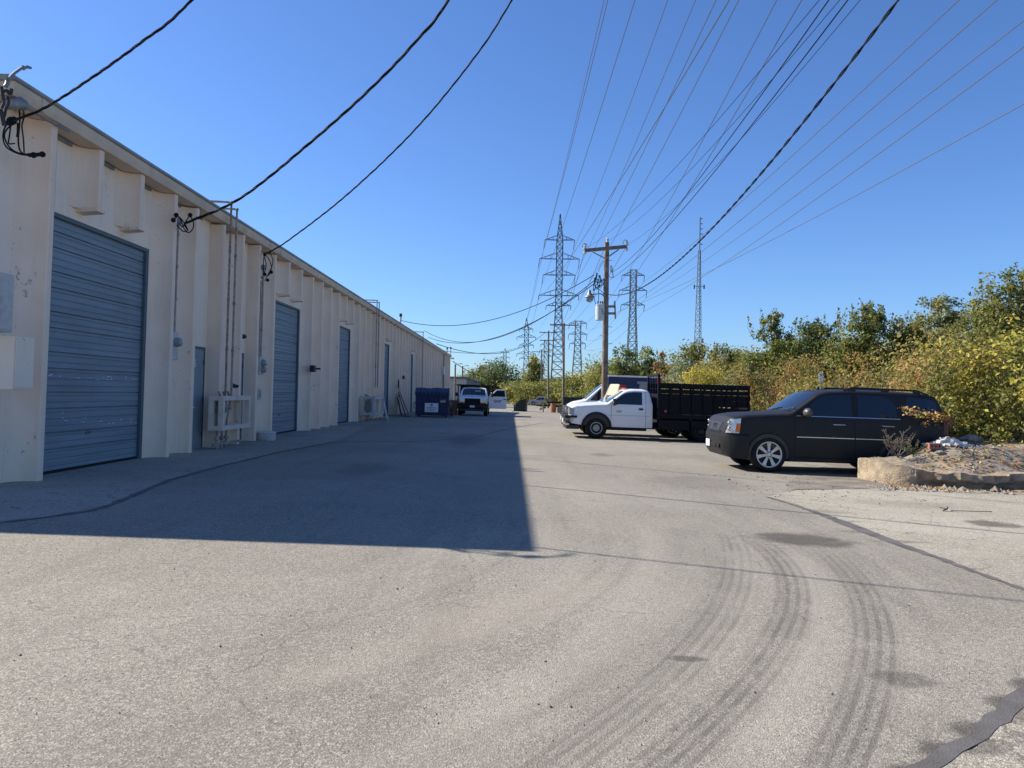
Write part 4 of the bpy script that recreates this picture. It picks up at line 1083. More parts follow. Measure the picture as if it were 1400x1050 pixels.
# ---- pickup cab with hood (regular cab); used for three trucks
def cab_truck(name, label, X, Y, rz, paint='white', full=True, bumper='chrome', open_door=False, arch_trim=True, rot=None, fordish=False, bed=True):
    o = thing(name, label, 'truck', ground_loc(X, Y), rot=rot or (0, SLOPE, rz))
    L_ = 3.12
    top = [(0,.98),(.02,1.10),(.08,1.22),(.2,1.27),(.9,1.33),(1.36,1.36),(1.42,1.38),(2.0,1.82),(2.15,1.885),(2.4,1.92),(2.8,1.92),(3.0,1.88),(3.06,1.7),(3.12,1.30)]
    bot = [(0,.62),(.1,.55),(.45,.5),(1.5,.46),(3.12,.46)]
    hw = [(0,.80),(.05,.86),(.2,.93),(.5,.97),(1.5,.985),(2.9,.985),(3.12,.93)]
    s = Shell(L_, top, bot, hw, 1.30, .26, .04, .09)
    body = s.mesh(80).build('body', paint, o); carve(body, (1.02,), .50, .98, .43)
    def rt(x): return min(s.top(x)-.13, 1.79)
    for sg in (-1, 1):
        if not (open_door and sg == -1):
            s.side(lambda x: 1.315, lambda x: min(rt(x), 1.33+(x-1.58)*.98), 1.60, 2.72, sgn=sg, nx=16).build('window', 'glass2', o, smooth=True)
        g = MB()
        for (x, z0, z1) in ((1.56, .52, 1.28), (2.86, .50, 1.80)):
            q = s.side(z0, z1, x-.008, x+.008, off=.002, sgn=sg, nx=1, nz=14); g.add(q.v, q.f)
        q = s.side(.895, .905, 1.3, 3.05, off=.003, sgn=sg, nx=12, nz=1); g.add(q.v, q.f)
        g.build('door_gap', 'pipe' if paint == 'white' else 'black', o)
        h = MB(); q = s.side(1.12, 1.19, 2.60, 2.76, off=.02, sgn=sg, nx=3, nz=2); h.add(q.v, q.f); h.build('door_handle', 'blackp', o)
        if not (open_door and sg == -1):
            mr_ = MB(); yb = sg*s.W(1.75, 1.35)
            mr_.box(1.60, 1.70, min(yb+sg*.10, yb+sg*.34), max(yb+sg*.10, yb+sg*.34), 1.27, 1.52); mr_.bar((1.80, yb, 1.32), (1.66, yb+sg*.2, 1.30), .04, .03)
            mr_.build('mirror', 'blackp', o, bevel=.02)
        hl = MB(); v = []; n = 8
        for i in range(n+1):
            t = i/n; x = .0+.26*t; 
            for j in range(4): z = .90+.24*j/3; v.append((x-.02*(1-t)-.004, sg*(s.W(max(x, .02), z)+.012 - .28*(1-t)**3*0), z))
        hl.add(v, [(i*4+j, i*4+j+1, (i+1)*4+j+1, (i+1)*4+j) for i in range(n) for j in range(3)])
        y0, y1 = sorted((sg*.52, sg*.88)); hl.box(-.022, .03, y0, y1, .92, 1.13)
        hl.build('headlight', 'lens', o, smooth=False)
        if fordish:
            B = MB(); B.box(-.03, .0, y0, y1, .80, .90); B.build('turn_signal', 'amber', o)
        if arch_trim:
            ar = MB(); pts = []
            for k in range(21):
                a = PI*(-.12+1.24*k/20); x = 1.02+.53*math.cos(a); z = .43+.53*math.sin(a)
                if z < .42: continue
                pts.append((x, sg*(s.W(x, max(z, .5))+.012), z))
            ar.tube(pts, .05, 6); ar.build('wheel_arch_flare', 'suvtrim', o, smooth=True)
        wheel(o, 1.02, sg*.86, .40, 'steel', .25)
        B = MB(); y0, y1 = sorted((sg*.55, sg*.99)); B.box(-.13, .0, y0, y1, .55, .66); B.build('fog_recess', 'blackp', o)
    if open_door:
        # driver's door swung out: hinge at x=1.56 on the -y side
        piv = thing('tmp', '', '', (0, 0, 0)); bpy.data.objects.remove(piv)
        yb = -s.W(1.56, 1.0)
        sub = MB(); x1 = 2.86-1.56
        poly = [(0, .50), (x1, .50), (x1, 1.30), (x1-.10, 1.80), (x1-.25, 1.84), (.55, 1.80), (.05, 1.32), (0, 1.28)]
        sub.prism(poly, 'y', -.06, .0)
        d = sub.build('door', paint, o, loc=(1.56, yb-.02, 0), bevel=.02); d.rotation_euler = (0, 0, -math.radians(72))
        gsub = MB(); gsub.prism([(.12, 1.33), (x1-.12, 1.33), (x1-.18, 1.74), (.58, 1.74)], 'y', -.068, .008); gsub.build('window', 'glass2', d)
        gs = MB(); gs.box(.25, .95, -.066, -.061, .86, 1.06); 
        text_mesh('door_lettering', 'HVAC', .16, 'ink', d, (.62, -.064, .98), (PI/2, 0, 0), .002) if False else None
        ln = MB()
        for (a, b, z) in ((.30, .98, 1.06), (.38, .90, .98), (.42, .60, .93), (.66, .86, .93)): ln.box(a, b, -.064, -.061, z, z+.035)
        ln.build('door_lettering', 'ink', d)
        ms = MB(); ms.box(.10, .22, -.34, -.10, 1.28, 1.55); ms.build('mirror', 'blackp', d, bevel=.02)
        hd = MB(); hd.box(1.04, 1.24, -.085, -.06, 1.12, 1.18); hd.build('door_handle', 'blackp', d)
        op = s.side(.55, 1.27, 1.60, 2.82, off=.004, sgn=-1); op.build('door_opening', 'interior', o)
        op = s.side(lambda x: 1.28, lambda x: min(rt(x), 1.30+(x-1.58)*.98), 1.60, 2.78, off=.004, sgn=-1); op.build('door_opening', 'interior', o)
    s.topp(1.42, 2.03, -.80, .80, .006, 10, 14, .08).build('windshield', 'glass2', o, smooth=True)
    B = MB(); B.box(3.05, 3.125, -.6, .6, 1.36, 1.72); B.build('rear_window', 'glass2', o)
    # grille + bumper
    B = MB(); B.box(-.03, .05, -.52, .52, .84, 1.16); B.build('grille', 'blackp', o, bevel=.02)
    B = MB()
    if fordish:
        for z in (.92, 1.0, 1.08): B.box(-.045, -.028, -.50, .50, z-.012, z+.012)
    else: B.box(-.05, -.028, -.50, .50, .98, 1.03)
    B.build('grille_bar', 'suvtrim' if fordish else 'chrome', o)
    pts = [(-.02, -.99), (-.10, -.90), (-.15, -.60), (-.16, 0), (-.15, .60), (-.10, .90), (-.02, .99)]
    B = MB(); n = len(pts); v = []
    for (x, y) in pts:
        for (z, dx) in ((.47, .03), (.50, -.0), (.66, -.01), (.74, 0), (.76, .06)): v.append((x+dx, y, z))
    f = [(i*5+j, i*5+j+1, i*5+j+6, i*5+j+5) for i in range(n-1) for j in range(4)]
    B.add(v, f); v2 = [(x+(.12), y, z) for x, y, z in v]
    B.build('front_bumper', bumper, o, smooth=True, angle=50)
    B = MB(); B.box(-.17, .3, -.97, .97, .755, .84); B.build('bumper_cap', 'suvtrim', o, bevel=.02)
    B = MB(); B.box(-.10, .4, -.85, .85, .33, .48); B.build('air_dam', 'blackp', o, bevel=.02)
    B = MB(); B.box(-.185, -.165, -.16, .16, .56, .70); B.build('licence_plate', 'sign', o)
    B = MB()
    for y in (-.4, -.2, 0, .2, .4): B.box(2.10, 2.20, y-.04, y+.04, 1.90, 1.945)
    B.build('roof_marker_lamp', 'amber', o, bevel=.01)
    B = MB()
    for y in (-.42, .42): B.box(.3, 6.3 if bed else 3.3, y-.05, y+.05, .42, .62)
    B.box(1.3, 2.9, -.95, -.55, .34, .44); B.build('chassis_rail', 'black', o)
    return o, s
tr, s = cab_truck('stake_bed_truck', 'white pickup truck with black stake-sided bed parked left of the charcoal SUV', 2.20, 29.9, 0)
# badge on the door
text_mesh('badge', '3500', .10, 'ink', tr, (1.85, -s.W(1.85, 1.06)-.008, 1.04), (PI/2, 0, 0), .002)
# bed: deck, headboard, stakes and slatted racks
bx0, bx1, by = 3.28, 6.72, 1.13
B = MB(); B.box(bx0, bx1, -by, by, .78, .90); B.box(bx0, bx1, -by-.02, by+.02, .88, 1.0); B.build('bed_deck', 'stake', tr, bevel=.01)
for sg in (-1, 1):
    B = MB(); y = sg*(by-.02)
    for k in range(9):
        x = bx0+.05+(bx1-bx0-.1)*k/8; B.box(x-.035, x+.035, y-.03, y+.03, .9, 2.16)
    o_ = B.build('stake', 'stake', tr, bevel=.006)
    B = MB()
    for (z0, z1) in ((1.02, 1.56), (1.562, 1.77), (1.79, 1.94), (1.99, 2.17)):
        B.box(bx0+.02, bx1-(.0 if z0 > 1.5 else 1.15), y-.055*sg-.012, y-.055*sg+.012, z0, z1)
    B.box(bx1-1.15, bx1, y-.055*sg-.012, y-.055*sg+.012, 1.02, 1.28); B.box(bx1-1.15, bx1, y-.055*sg-.012, y-.055*sg+.012, 1.34, 1.56)
    B.build('side_rack', 'stake', tr, bevel=.004)
B = MB(); B.box(bx0-.02, bx0+.05, -by, -by+.09, .9, 2.5); B.box(bx0-.02, bx0+.05, by-.09, by, .9, 2.5); B.box(bx0-.02, bx0+.05, -by, by, 2.42, 2.5)
for k in range(3): y = -by+.6+k*(2*by-1.2)/2; B.box(bx0, bx0+.03, y-.02, y+.02, 1.75, 2.42)
B.box(bx0, bx0+.03, -by+.09, by-.09, .9, 1.75)
B.build('headboard', 'stake', tr, bevel=.006)
B = MB()
for (z0, z1) in ((1.02, 1.5), (1.60, 1.76), (2.02, 2.17)): B.box(bx1-.03, bx1, -by, by, z0, z1)
B.build('tail_rack', 'stake', tr)
B = MB(); B.box(bx0+.05, bx0+1.2, -by-.0, -by+.4, .42, .86); B.build('tool_box', 'stake', tr, bevel=.02)
B = MB(); B.box(5.9, 6.7, -by+.01, -by+.3, .55, .86); B.build('mud_guard', 'stake', tr, bevel=.02)
B = MB(); B.lathe([(.055, 0), (.055, .02), (.03, .025)], (bx0+.28, -by-.04, 1.12), 'y', 14); B.build('side_reflector', 'red', tr)
B = MB(); B.box(bx0-.0, bx0+.06, -by-.03, -by+.0, 1.3, 2.42); B.build('headboard_post', 'stake', tr)
for sg in (-1, 1):
    w_o = wheel(tr, 4.95, sg*.86, .40, 'steel', .22, dual=True)
    for ch in w_o.children: ch.data.materials.clear(); ch.data.materials.append(MT['blackp'])
B = MB(); B.box(bx0+1.25, 5.9, -by-.0, -by+.25, .50, .86); B.build('side_skirt', 'stake', tr, bevel=.02)
# ---- second pickup right behind, mostly hidden
p2, s2 = cab_truck('parked_pickup', 'white pickup hidden behind the stake bed truck, only hood and windshield showing', 2.32, 32.7, 0, full=False)
B = MB(); B.box(3.2, 5.3, -.98, .98, .6, 1.25); B.build('bed', 'white', p2, bevel=.03)
for sg in (-1, 1): wheel(p2, 4.35, sg*.86, .40, 'steel', .25)
# slotted cream board standing between the pickups
a = atY(807, 549, 31.4); b = atY(839, 549, 31.4); z0 = gz(a.x, 31.4)
o = thing('slotted_board', 'cream slotted board propped up behind the white trucks', 'board', (a.x, 31.3, z0), rot=(-.30, 0, -.75))
B = MB(); hh = atY(825, 522, 31.4).z - z0; ww = (b.x-a.x)*1.25
for t0, t1 in ((0, .12), (.2, .30), (.38, .48), (.56, .66), (.74, 1.0)): 
    z_a = .4+(hh-.4)*t0; z_b = .4+(hh-.4)*t1; k0 = .55*t0; k1 = .55*t1
    B.prism([(k0, z_a), (ww*.62+k0*.4, z_a), (ww*.62+k1*.4, z_b), (k1, z_b)], 'y', -.03, .03)
for f_ in (0., 1.):
    q0_ = (f_*ww*.62, .4); q1_ = (.55+f_*(ww*.62+.22-.55), hh); B.bar((q0_[0]+.03, 0, q0_[1]), (q1_[0], 0, q1_[1]-.02), .06, .05)
B.build('slats', 'cream', o)
B = MB(); B.box(.1, .16, -.02, .02, 0, .4).box(.6, .66, -.02, .02, 0, .4); B.build('post', 'cream', o)
# ---- box truck behind: white van nose, blue box
def box_truck():
    o = thing('box_truck', 'white-nosed truck with a dark blue box body behind the white pickups', 'truck', ground_loc(3.0, 41.0), rot=(0, SLOPE, 0))
    top = [(0,1.0),(.05,1.15),(.3,1.28),(.85,1.40),(1.75,2.22),(1.9,2.28),(2.3,2.3),(2.45,2.28)]
    s = Shell(2.45, top, [(0,.5),(2.45,.45)], [(0,.82),(.1,.92),(.4,1.0),(2.45,1.0)], 1.4, .18, .04, .1)
    b = s.mesh(50).build('cab', 'white', o); carve(b, (.95,), .5, 1., .42)
    s.topp(.88, 1.73, -.85, .85, .006, 8, 10, .06).build('windshield', 'glass2', o, smooth=True)
    for sg in (-1, 1):
        s.side(lambda x: 1.36, lambda x: min(1.95, 1.38+(x-1.1)*1.1), 1.12, 2.1, sgn=sg).build('window', 'glass2', o, smooth=True)
        wheel(o, .95, sg*.86, .4, 'steel', .25); wheel(o, 3.9, sg*.86, .4, 'steel', .25)
    B = MB(); B.box(2.0, 4.75, -1.15, 1.15, .75, 2.62); B.build('box_body', 'blue', o, bevel=.04)
    B = MB(); B.box(1.98, 4.77, -1.17, 1.17, 2.621, 2.70); B.build('box_roof', 'white', o, bevel=.02)
    B = MB(); B.box(4.5, 4.75, -1.18, -1.151, 2.3, 2.62); B.build('corner_panel', 'red', o)
    B = MB(); B.add(*sphere(Vector((2.62, -1.16, 2.14)), (.34, .02, .12))); B.build('body_graphic', 'red', o)
    B = MB(); B.box(3.5, 4.1, -1.175, -1.151, 2.3, 2.42); B.box(3.62, 4.0, -1.175, -1.151, 2.0, 2.29); B.build('body_placard', 'fargrey', o)
    B = MB(); B.box(-.12, .1, -.95, .95, .5, .72); B.build('front_bumper', 'blackp', o, bevel=.02)
    B = MB(); B.box(-.02, .1, -.6, .6, .85, 1.15); B.build('grille', 'blackp', o)
box_truck()
# ---- pickup with open door facing the camera, in the building's shade
fx = (646.5-698)*51.8/F
fd, s3 = cab_truck('work_truck', 'white work truck facing the camera with its driver door open beside the dumpster', fx, 51.2, PI/2, bumper='suvtrim', open_door=True, rot=(SLOPE, 0, PI/2), fordish=True)
B = MB(); B.box(3.2, 6.0, -1.05, 1.05, .8, .95); B.box(3.2, 3.3, -1.05, 1.05, .95, 2.05); B.box(3.2, 6.0, -1.05, -1.0, .95, 1.5); B.box(3.2, 6.0, 1.0, 1.05, .95, 1.5); B.build('flatbed', 'suvtrim', fd, bevel=.01)
B = MB(); B.box(2.6, 6.2, -1.3, 1.3, 2.02, 2.10)
for y in (-1.2, 1.2): B.bar((3.3, y, .95), (3.3, y, 2.03), .07); B.bar((6.0, y, .95), (6.0, y, 2.03), .07)
B.build('roof_rack', 'suvtrim', fd)
B = MB(); B.box(-.035, .0, -.5, .5, .86, 1.14); B.build('grille_insert', 'black', fd)
B = MB(); x_ = 1.72; B.add([(x_, -.05, s3.topz(x_, 0)+.012), (x_, -.45, s3.topz(x_, .3)+.012), (x_+.14, -.45, s3.topz(x_+.14, .3)+.012), (x_+.14, -.05, s3.topz(x_+.14, 0)+.012)], [(0,1,2,3)]); B.build('windshield_sticker', 'fargrey', fd)
for sg in (-1, 1): wheel(fd, 4.6, sg*.86, .40, 'steel', .25)
# ---- distant crossover
def crossover():
    p = gnd(722, 552)
    Yc = 150.; X0 = atY(723, 545, Yc).x
    o = thing('parked_crossover', 'silver-grey crossover parked far off beyond the dark green dumpster', 'car', ground_loc(X0, Yc))
    top = [(0,.75),(.05,.92),(.2,1.0),(1.1,1.14),(1.2,1.17),(1.85,1.60),(2.3,1.68),(3.2,1.66),(3.9,1.52),(4.2,1.15),(4.35,.95),(4.4,.7)]
    s = Shell(4.4, top, [(0,.35),(.3,.25),(4.1,.25),(4.4,.4)], [(0,.7),(.15,.85),(.5,.92),(3.9,.92),(4.4,.8)], 1.05, .3, .04, .09)
    b = s.mesh(60).build('body', 'grey', o); carve(b, (.85, 3.5), .42, .92, .36)
    for sg in (-1, 1):
        s.side(lambda x: 1.1, lambda x: min(s.top(x)-.13, 1.12+(x-1.35)*.9), 1.4, 2.3, sgn=sg).build('window', 'glass', o)
        s.side(lambda x: 1.1, lambda x: min(s.top(x)-.13, 1.55), 2.38, 3.3, sgn=sg).build('window', 'glass', o)
        s.side(lambda x: 1.12, lambda x: min(s.top(x)-.14, 1.5), 3.38, 3.85, sgn=sg).build('window', 'glass', o)
        for x in (.85, 3.5): wheel(o, x, sg*.8, .36, 'alloy', .24)
        B = MB(); y0, y1 = sorted((sg*.6, sg*.84)); B.box(.02, .2, y0, y1, .78, .92); B.build('headlight', 'lens', o)
    s.topp(1.2, 1.85, -.7, .7, .008, 8, 8, .1).build('windshield', 'glass', o)
crossover()
#SPLIT
# ------------------------------------------------------------------ dumpsters
def dumpster(label, X, Y, rz, m_, w=1.9, h=1.25, d=1.5, lid=True, ramp=False):
    o = thing('dumpster', label, 'dumpster', ground_loc(X, Y), rz)
    B = MB()
    if ramp: B.prism([(-d/2, .12), (d/2, .12), (d/2, h+.35), (0, h+.15), (-d/2, h*.62)], 'x', -w/2, w/2)
    else: B.prism([(-d/2+.08, .1), (d/2, .1), (d/2, h+.2), (-d/2, h)], 'x', -w/2, w/2)
    B.build('bin', m_, o, bevel=.02)
    B = MB()
    for x in (-w/2-.03, w/2-.03): B.box(x, x+.06, -d/2-.02, d/2, h*.55, h*.55+.12)
    B.box(-w/2-.04, w/2+.04, -d/2-.05, -d/2+.03, h-.06 if not ramp else h*.58, h+.02 if not ramp else h*.64)
    for x in (-w/2+.12, w/2-.2): B.box(x, x+.08, -d/2-.02, d/2, 0, .12)
    for x in (-w*.25, 0, w*.25): B.box(x-.03, x+.03, -d/2-(.0), -d/2+.07, .14, h-.08) if not ramp else None
    B.build('rib', m_, o, bevel=.01)
    B = MB()
    for sg in (-1, 1):
        x = sg*(w/2+.03); B.tube([(x, -d/2+.2, .55), (x+sg*.1, -d/2+.2, .58), (x+sg*.1, -d/2+.2, .85), (x, -d/2+.2, .88)], .025, 6)
    B.build('handle', 'pipe', o)
    if lid:
        B = MB(); n = 36; v = []; f = []
        secs = [(-d/2-.08, h+.0), (-d/2-.06, h+.16), (-.3, h+.42), (d/2, h+.40)]
        for i in range(n+1):
            x = -w/2-.03+(w+.06)*i/n; k = .022 if (i//2) % 2 else 0
            for (y, z) in secs: v.append((x, y-k*1.2, z-.10+k+(.02*math.sin(i*.35))))
        m = len(secs)
        f = [(i*m+j, i*m+j+1, (i+1)*m+j+1, (i+1)*m+j) for i in range(n) for j in range(m-1)]
        B.add(v, f); lo = B.build('lid', m_, o); sd = lo.modifiers.new('s', 'SOLIDIFY'); sd.thickness = .03
        B = MB(); B.prism([(-d/2, h), (-d/2-.04, h+.08), (-.3, h+.31), (d/2, h+.29), (d/2, h+.1)], 'x', -w/2+.01, w/2-.01); B.build('lid_side', m_, o)
    return o
dd = dumpster('navy blue dumpster with closed ribbed lid and white sign against the warehouse', (592-698)*46.9/F, 46.9, math.radians(3), 'navy', w=1.98, h=1.42)
yf = -.75-.055
B = MB(); B.box(-.43, .37, yf-.018, yf-.002, .30, .84); sg_ = B.build('sign_plate', 'sign', dd)
B = MB(); B.prism([(-.03-.09, .72), (-.03, .81), (-.03+.09, .72), (-.03, .63)], 'y', yf-.026, yf-.019); B.build('logo', 'ink', sg_)
B = MB(); B.prism([(-.03-.035, .72), (-.03, .755), (-.03+.035, .72), (-.03, .685)], 'y', yf-.030, yf-.0265); B.build('logo', 'sign', sg_)
B = MB()
for (a, b, z) in ((-.30, .24, .56), (-.33, .27, .47), (-.2, .14, .395), (-.36, -.24, .34)): B.box(a, b, yf-.022, yf-.019, z, z+.035)
B.build('sign_lettering', 'pipe', sg_)
B = MB(); B.box(.48, .82, yf-.012, yf-.002, .88, 1.06); st = B.build('warning_sticker', 'tan', dd)
B = MB(); B.box(.50, .80, yf-.016, yf-.0125, .90, .94).box(.50, .80, yf-.016, yf-.0125, .985, 1.0); B.build('sticker_lettering', 'sign', st)
g1 = atY(712, 562, 94.)
dumpster('dark green dumpster with sloped lid standing at the end of the shade', g1.x, 96.5, math.radians(-98), 'dgreen', w=1.8, h=1.25, d=1.5, lid=False, ramp=True)
p = atY(784, 547, 88.); o = thing('roll_off_container', 'dark green steel container behind the parked trucks', 'container', ground_loc(atY(768, 545, 88).x+1.7, 88))
B = MB(); B.box(-1.6, 3.2, -1, 1, .15, 1.95); B.build('container_body', 'dgreen', o, bevel=.02)
B = MB()
for k in range(9): B.box(-1.5+.55*k, -1.42+.55*k, -1.06, -1.0, .2, 1.9)
B.box(-1.65, 3.25, -1.08, 1.05, 1.9, 2.0); B.build('rib', 'dgreen', o)
B = MB(); B.box(.3, .9, -1.07, -1.005, 1.45, 1.7); B.build('placard', 'fargrey', o)
# crates behind dumpster
for i, (px, yb, h_, m_, lab) in enumerate(((620, 52, 1.0, 'tan', 'brown crate behind the navy dumpster, the taller one'), (614, 49, .7, 'wood2', 'dark wooden crate tucked behind the navy dumpster'))):
    c = atY(px, 560, yb); o = thing('crate', lab, 'crate', ground_loc(c.x-.1, yb), .1)
    B = MB(); B.box(-.35, .35, -.35, .35, .05, h_); B.build('crate_box', m_, o, bevel=.01)
    B = MB()
    for z in (.1, h_*.5, h_-.1): B.box(-.37, .37, -.38, -.35, z, z+.1)
    for x in (-.36, .28): B.box(x, x+.08, -.40, -.38, .05, h_)
    B.build('slat', m_, o)
    B = MB(); B.box(-.34, -.2, -.3, .3, 0, .05).box(.2, .34, -.3, .3, 0, .05); B.build('skid', 'wood2', o)
# flat trailer with pots
Yt = 97.; a = atY(742, 550, Yt); z0 = gz(a.x, Yt); 
o = thing('flat_trailer', 'dark flatbed trailer with post and low rail in the sunlit yard', 'trailer', (a.x, Yt, z0))
B = MB(); B.box(.5, 4.2, -1, 1, 1.15, 1.32); B.build('deck', 'stake', o); B = MB(); B.box(-.8, 3.6, -.1, .1, .72, .86); B.box(1.0, 3.6, -1.05, -.95, .62, .86); B.build('frame_rail', 'stake', o)
B = MB(); B.box(-.05, .08, -1.1, -.98, -.05, 1.3); B.build('post', 'rust2', o)
for y in (-1.0,): 
    B = MB(); B.lathe([(.1,-.12),(.33,-.12),(.36,-.05),(.36,.05),(.33,.12),(.1,.12)], (2.7, y, .36), 'y', 18); B.build('wheel', 'black', o)
for (px, r_, h_, m_, lab) in ((756.5, .36, 1.15, 'terra', 'terracotta barrel beside the flatbed trailer'), (768, .55, .8, 'concrete', 'squat stone planter behind the trailer rail')):
    c = atY(px, 560, Yt-1.5); o = thing('barrel' if m_ == 'terra' else 'planter', lab, 'barrel' if m_ == 'terra' else 'planter', ground_loc(c.x, Yt-1.4))
    B = MB(); B.lathe([(r_*.8,0),(r_,h_*.25),(r_*1.02,h_*.6),(r_*.85,h_*.94),(r_*.92,h_),(r_*.75,h_),(r_*.7,h_*.9)], (0,0,0), 'z', 20); B.build('body', m_, o, smooth=True)
    B = MB(); B.lathe([(r_*1.0,h_*.56),(r_*1.06,h_*.58),(r_*1.06,h_*.63),(r_*1.0,h_*.65)], (0,0,0), 'z', 20); B.build('hoop', 'rust', o, smooth=True)
# ------------------------------------------------------------------ utility poles
def util_pole(label, px_b, Y, top_py, r0=.17, r1=.12, arms=(), lean=0., px_t=None):
    t = atY(px_t or px_b, top_py, Y); b = atY(px_b, 545, Y); X = b.x if px_t is None else b.x
    z0 = gz(X, Y) if X < 11 else bank_z(X, Y)
    o = thing('utility_pole', label, 'utility pole', (X, Y, z0-.02)); H = t.z-z0
    B = MB(); B.tube([(0,0,0), ((t.x-X)*.5,0,H*.5), (t.x-X,0,H)], [r0, (r0+r1)/2, r1], 12); B.build('pole', 'wood', o, smooth=True)
    for (dz, ln, dy) in arms:
        x0 = (t.x-X); c = MB(); c.bar((x0-ln/2, -.16, H-dz), (x0+ln/2, -.16, H-dz), .10, .13); ar = c.build('crossarm', 'wood', o, bevel=.005)
        c = MB()
        for sx in (-1, 1): c.bar((x0+sx*ln*.28, -.22, H-dz-.05), (x0, -.18, H-dz-.65), .04, .015)
        c.build('brace', 'galv', o)
        c = MB()
        for sx in (-.95, -.5, .5, .95): c.lathe([(.05,0),(.06,.05),(.03,.08),(.045,.12),(.02,.16)], (x0+sx*ln/2, -.16, H-dz+.06), 'z', 10)
        c.build('insulator', 'porcelain', ar, smooth=True)
    return o, H, t
# main pole
YP = 38.5
mp, HP, tp = util_pole('tall wooden utility pole with transformer rising behind the parked trucks', 826.0, YP, 331, .17, .125, px_t=829.6)
tx = tp.x-mp.location.x
def mpp(px, py, dy=0.): q = atY(px, py, YP+dy); return Vector((q.x-mp.location.x, dy, q.z-mp.location.z))
c = MB(); a = mpp(799.5, 342.5, -.18); b = mpp(857, 337, -.18); c.bar(a, b, .13, .17); arm = c.build('crossarm', 'wood', mp, bevel=.01)
c = MB(); c.bar(mpp(811, 345, -.26), mpp(827, 353, -.2), .035, .05); c.bar(mpp(846, 341, -.26), mpp(829, 353, -.2), .06, .06); c.build('brace', 'galv', mp)
c = MB()
for (x, y) in ((799.5, 341), (857, 336)):
    q = mpp(x, y, -.18); c.lathe([(.09,-.05),(.10,.0),(.06,.05),(.075,.10),(.03,.2)], q+Vector((0,0,.06)), 'z', 12); c.lathe([(.05,0),(.06,-.1),(.03,-.2)], q+Vector((0,0,-.08)), 'z', 10)
q = mpp(830.5, 330.5); c.lathe([(.06,-.12),(.075,0),(.05,.05),(.08,.12),(.03,.2)], q, 'z', 12)
c.build('insulator', 'porcelain', arm, smooth=True)
c = MB()
for (x, y) in ((799.5, 339), (855, 334)):
    q = mpp(x, y, -.18); pts = [q+Vector((.12*math.cos(t), 0, .10+.12*math.sin(t))) for t in [PI*k/6-.3 for k in range(9)]]; c.tube(pts, .02, 6)
c.build('clamp', 'galv', arm)
c = MB(); q = mpp(820.2, 427, -.25)
hh = (mpp(820, 415).z-mpp(820, 437.5).z)
c.lathe([(.17,-hh/2),(.22,-hh/2+.03),(.225,0),(.225,hh/2-.08),(.235,hh/2-.07),(.235,hh/2-.03),(.15,hh/2+.02)], q, 'z', 20); trn = c.build('transformer', 'transf', mp, smooth=True)
c = MB()
for dx in (-.10, .02, .12): c.lathe([(.03,0),(.045,.03),(.025,.06),(.04,.09),(.02,.14)], q+Vector((dx, -.05, hh/2)), 'z', 8)
c.tube([q+Vector((.1,.0,hh*.3)), q+Vector((.25,.2,hh*.3))], .04, 6); c.tube([q+Vector((.1,.0,-hh*.2)), q+Vector((.25,.2,-hh*.2))], .04, 6)
for k in range(3): c.lathe([(.03,0),(.035,.05)], q+Vector((.08+.03*k, -.24, .12-.1*k)), 'y', 8)
c.build('bushing', 'blackp', trn)
# bracket on the right
c = MB(); c.bar(mpp(840.3, 411.5), mpp(841.3, 436), .07, .10, up=(0,1,0)); c.bar(mpp(829, 419), mpp(841, 419), .10, .12); c.bar(mpp(829, 428.5), mpp(841, 428.5), .10, .12); c.build('standoff_bracket', 'pipe', mp)
c = MB(); c.tube([mpp(836, 363), mpp(837.5, 372), mpp(838.5, 379)], .03, 6); c.tube([mpp(834.5, 363), mpp(835.2, 372)], .025, 6); c.tube([mpp(832, 378), mpp(839, 380)], .02, 5); c.lathe([(.05,-.1),(.05,.1)], mpp(837.3, 370), 'z', 8); c.build('cutout_fuse', 'porcelain', mp)
c = MB(); s_pts = [mpp(828, 408), mpp(822, 402), mpp(815, 402), mpp(806, 403)]; smooth_tube(c, s_pts, .03, 7); c.build('lamp_arm', 'galv', mp, smooth=True)
c = MB(); q = mpp(806, 404); c.lathe([(.06,.28),(.09,.15),(.12,.05),(.24,-.05),(.25,-.10)], q, 'z', 16); lm = c.build('lamp_head', 'galv', mp, smooth=True)
c = MB(); c.ball(q+Vector((0,0,-.15)), .20, 10); c.build('lamp_globe', 'meterglass', lm, smooth=True)
c = MB(); R = random.Random(5)
hub = [mpp(816, 374), mpp(820, 377), mpp(813, 381), mpp(817, 386), mpp(822, 383), mpp(814, 391), mpp(820, 391), mpp(812, 396)]
for k in range(15):
    a, b = R.sample(hub, 2); mid = (a+b)/2 + Vector((R.uniform(-.2,.2), R.uniform(-.3,.3), -R.uniform(.1,.35))); smooth_tube(c, [a, mid, b], .014, 5)
for k in range(5): smooth_tube(c, [R.choice(hub), (mpp(824, 385+k*3)+mpp(824, 380))/2, mpp(826, 376+k*5)], .014, 5)
for qq in hub: c.ball(qq, .045, 6)
smooth_tube(c, [mpp(814, 392), mpp(812, 400), mpp(813, 410), mpp(815, 419)], .016, 5); smooth_tube(c, [mpp(818, 390), mpp(818.5, 402), mpp(818, 414)], .016, 5); smooth_tube(c, [mpp(816, 394), mpp(821, 397), mpp(826, 403)], .014, 5)
smooth_tube(c, [mpp(830, 352), mpp(822, 362), mpp(818, 372)], .012, 5)
c.build('jumper_cable', 'cable', mp)
c = MB()
for (x, y) in ((833.5, 356), (834, 447), (823, 459), (834, 470), (823, 481)): q = mpp(x, y); c.tube([q+Vector((-.12,0,0)), q+Vector((.12,0,0))], .014, 5)
c.build('pole_step', 'galv', mp)
up2 = util_pole('wooden utility pole standing in front of the tallest pylon', 770.3, 92., 441.5, .16, .12, [(.25, 3.4, 0)], px_t=771.0)
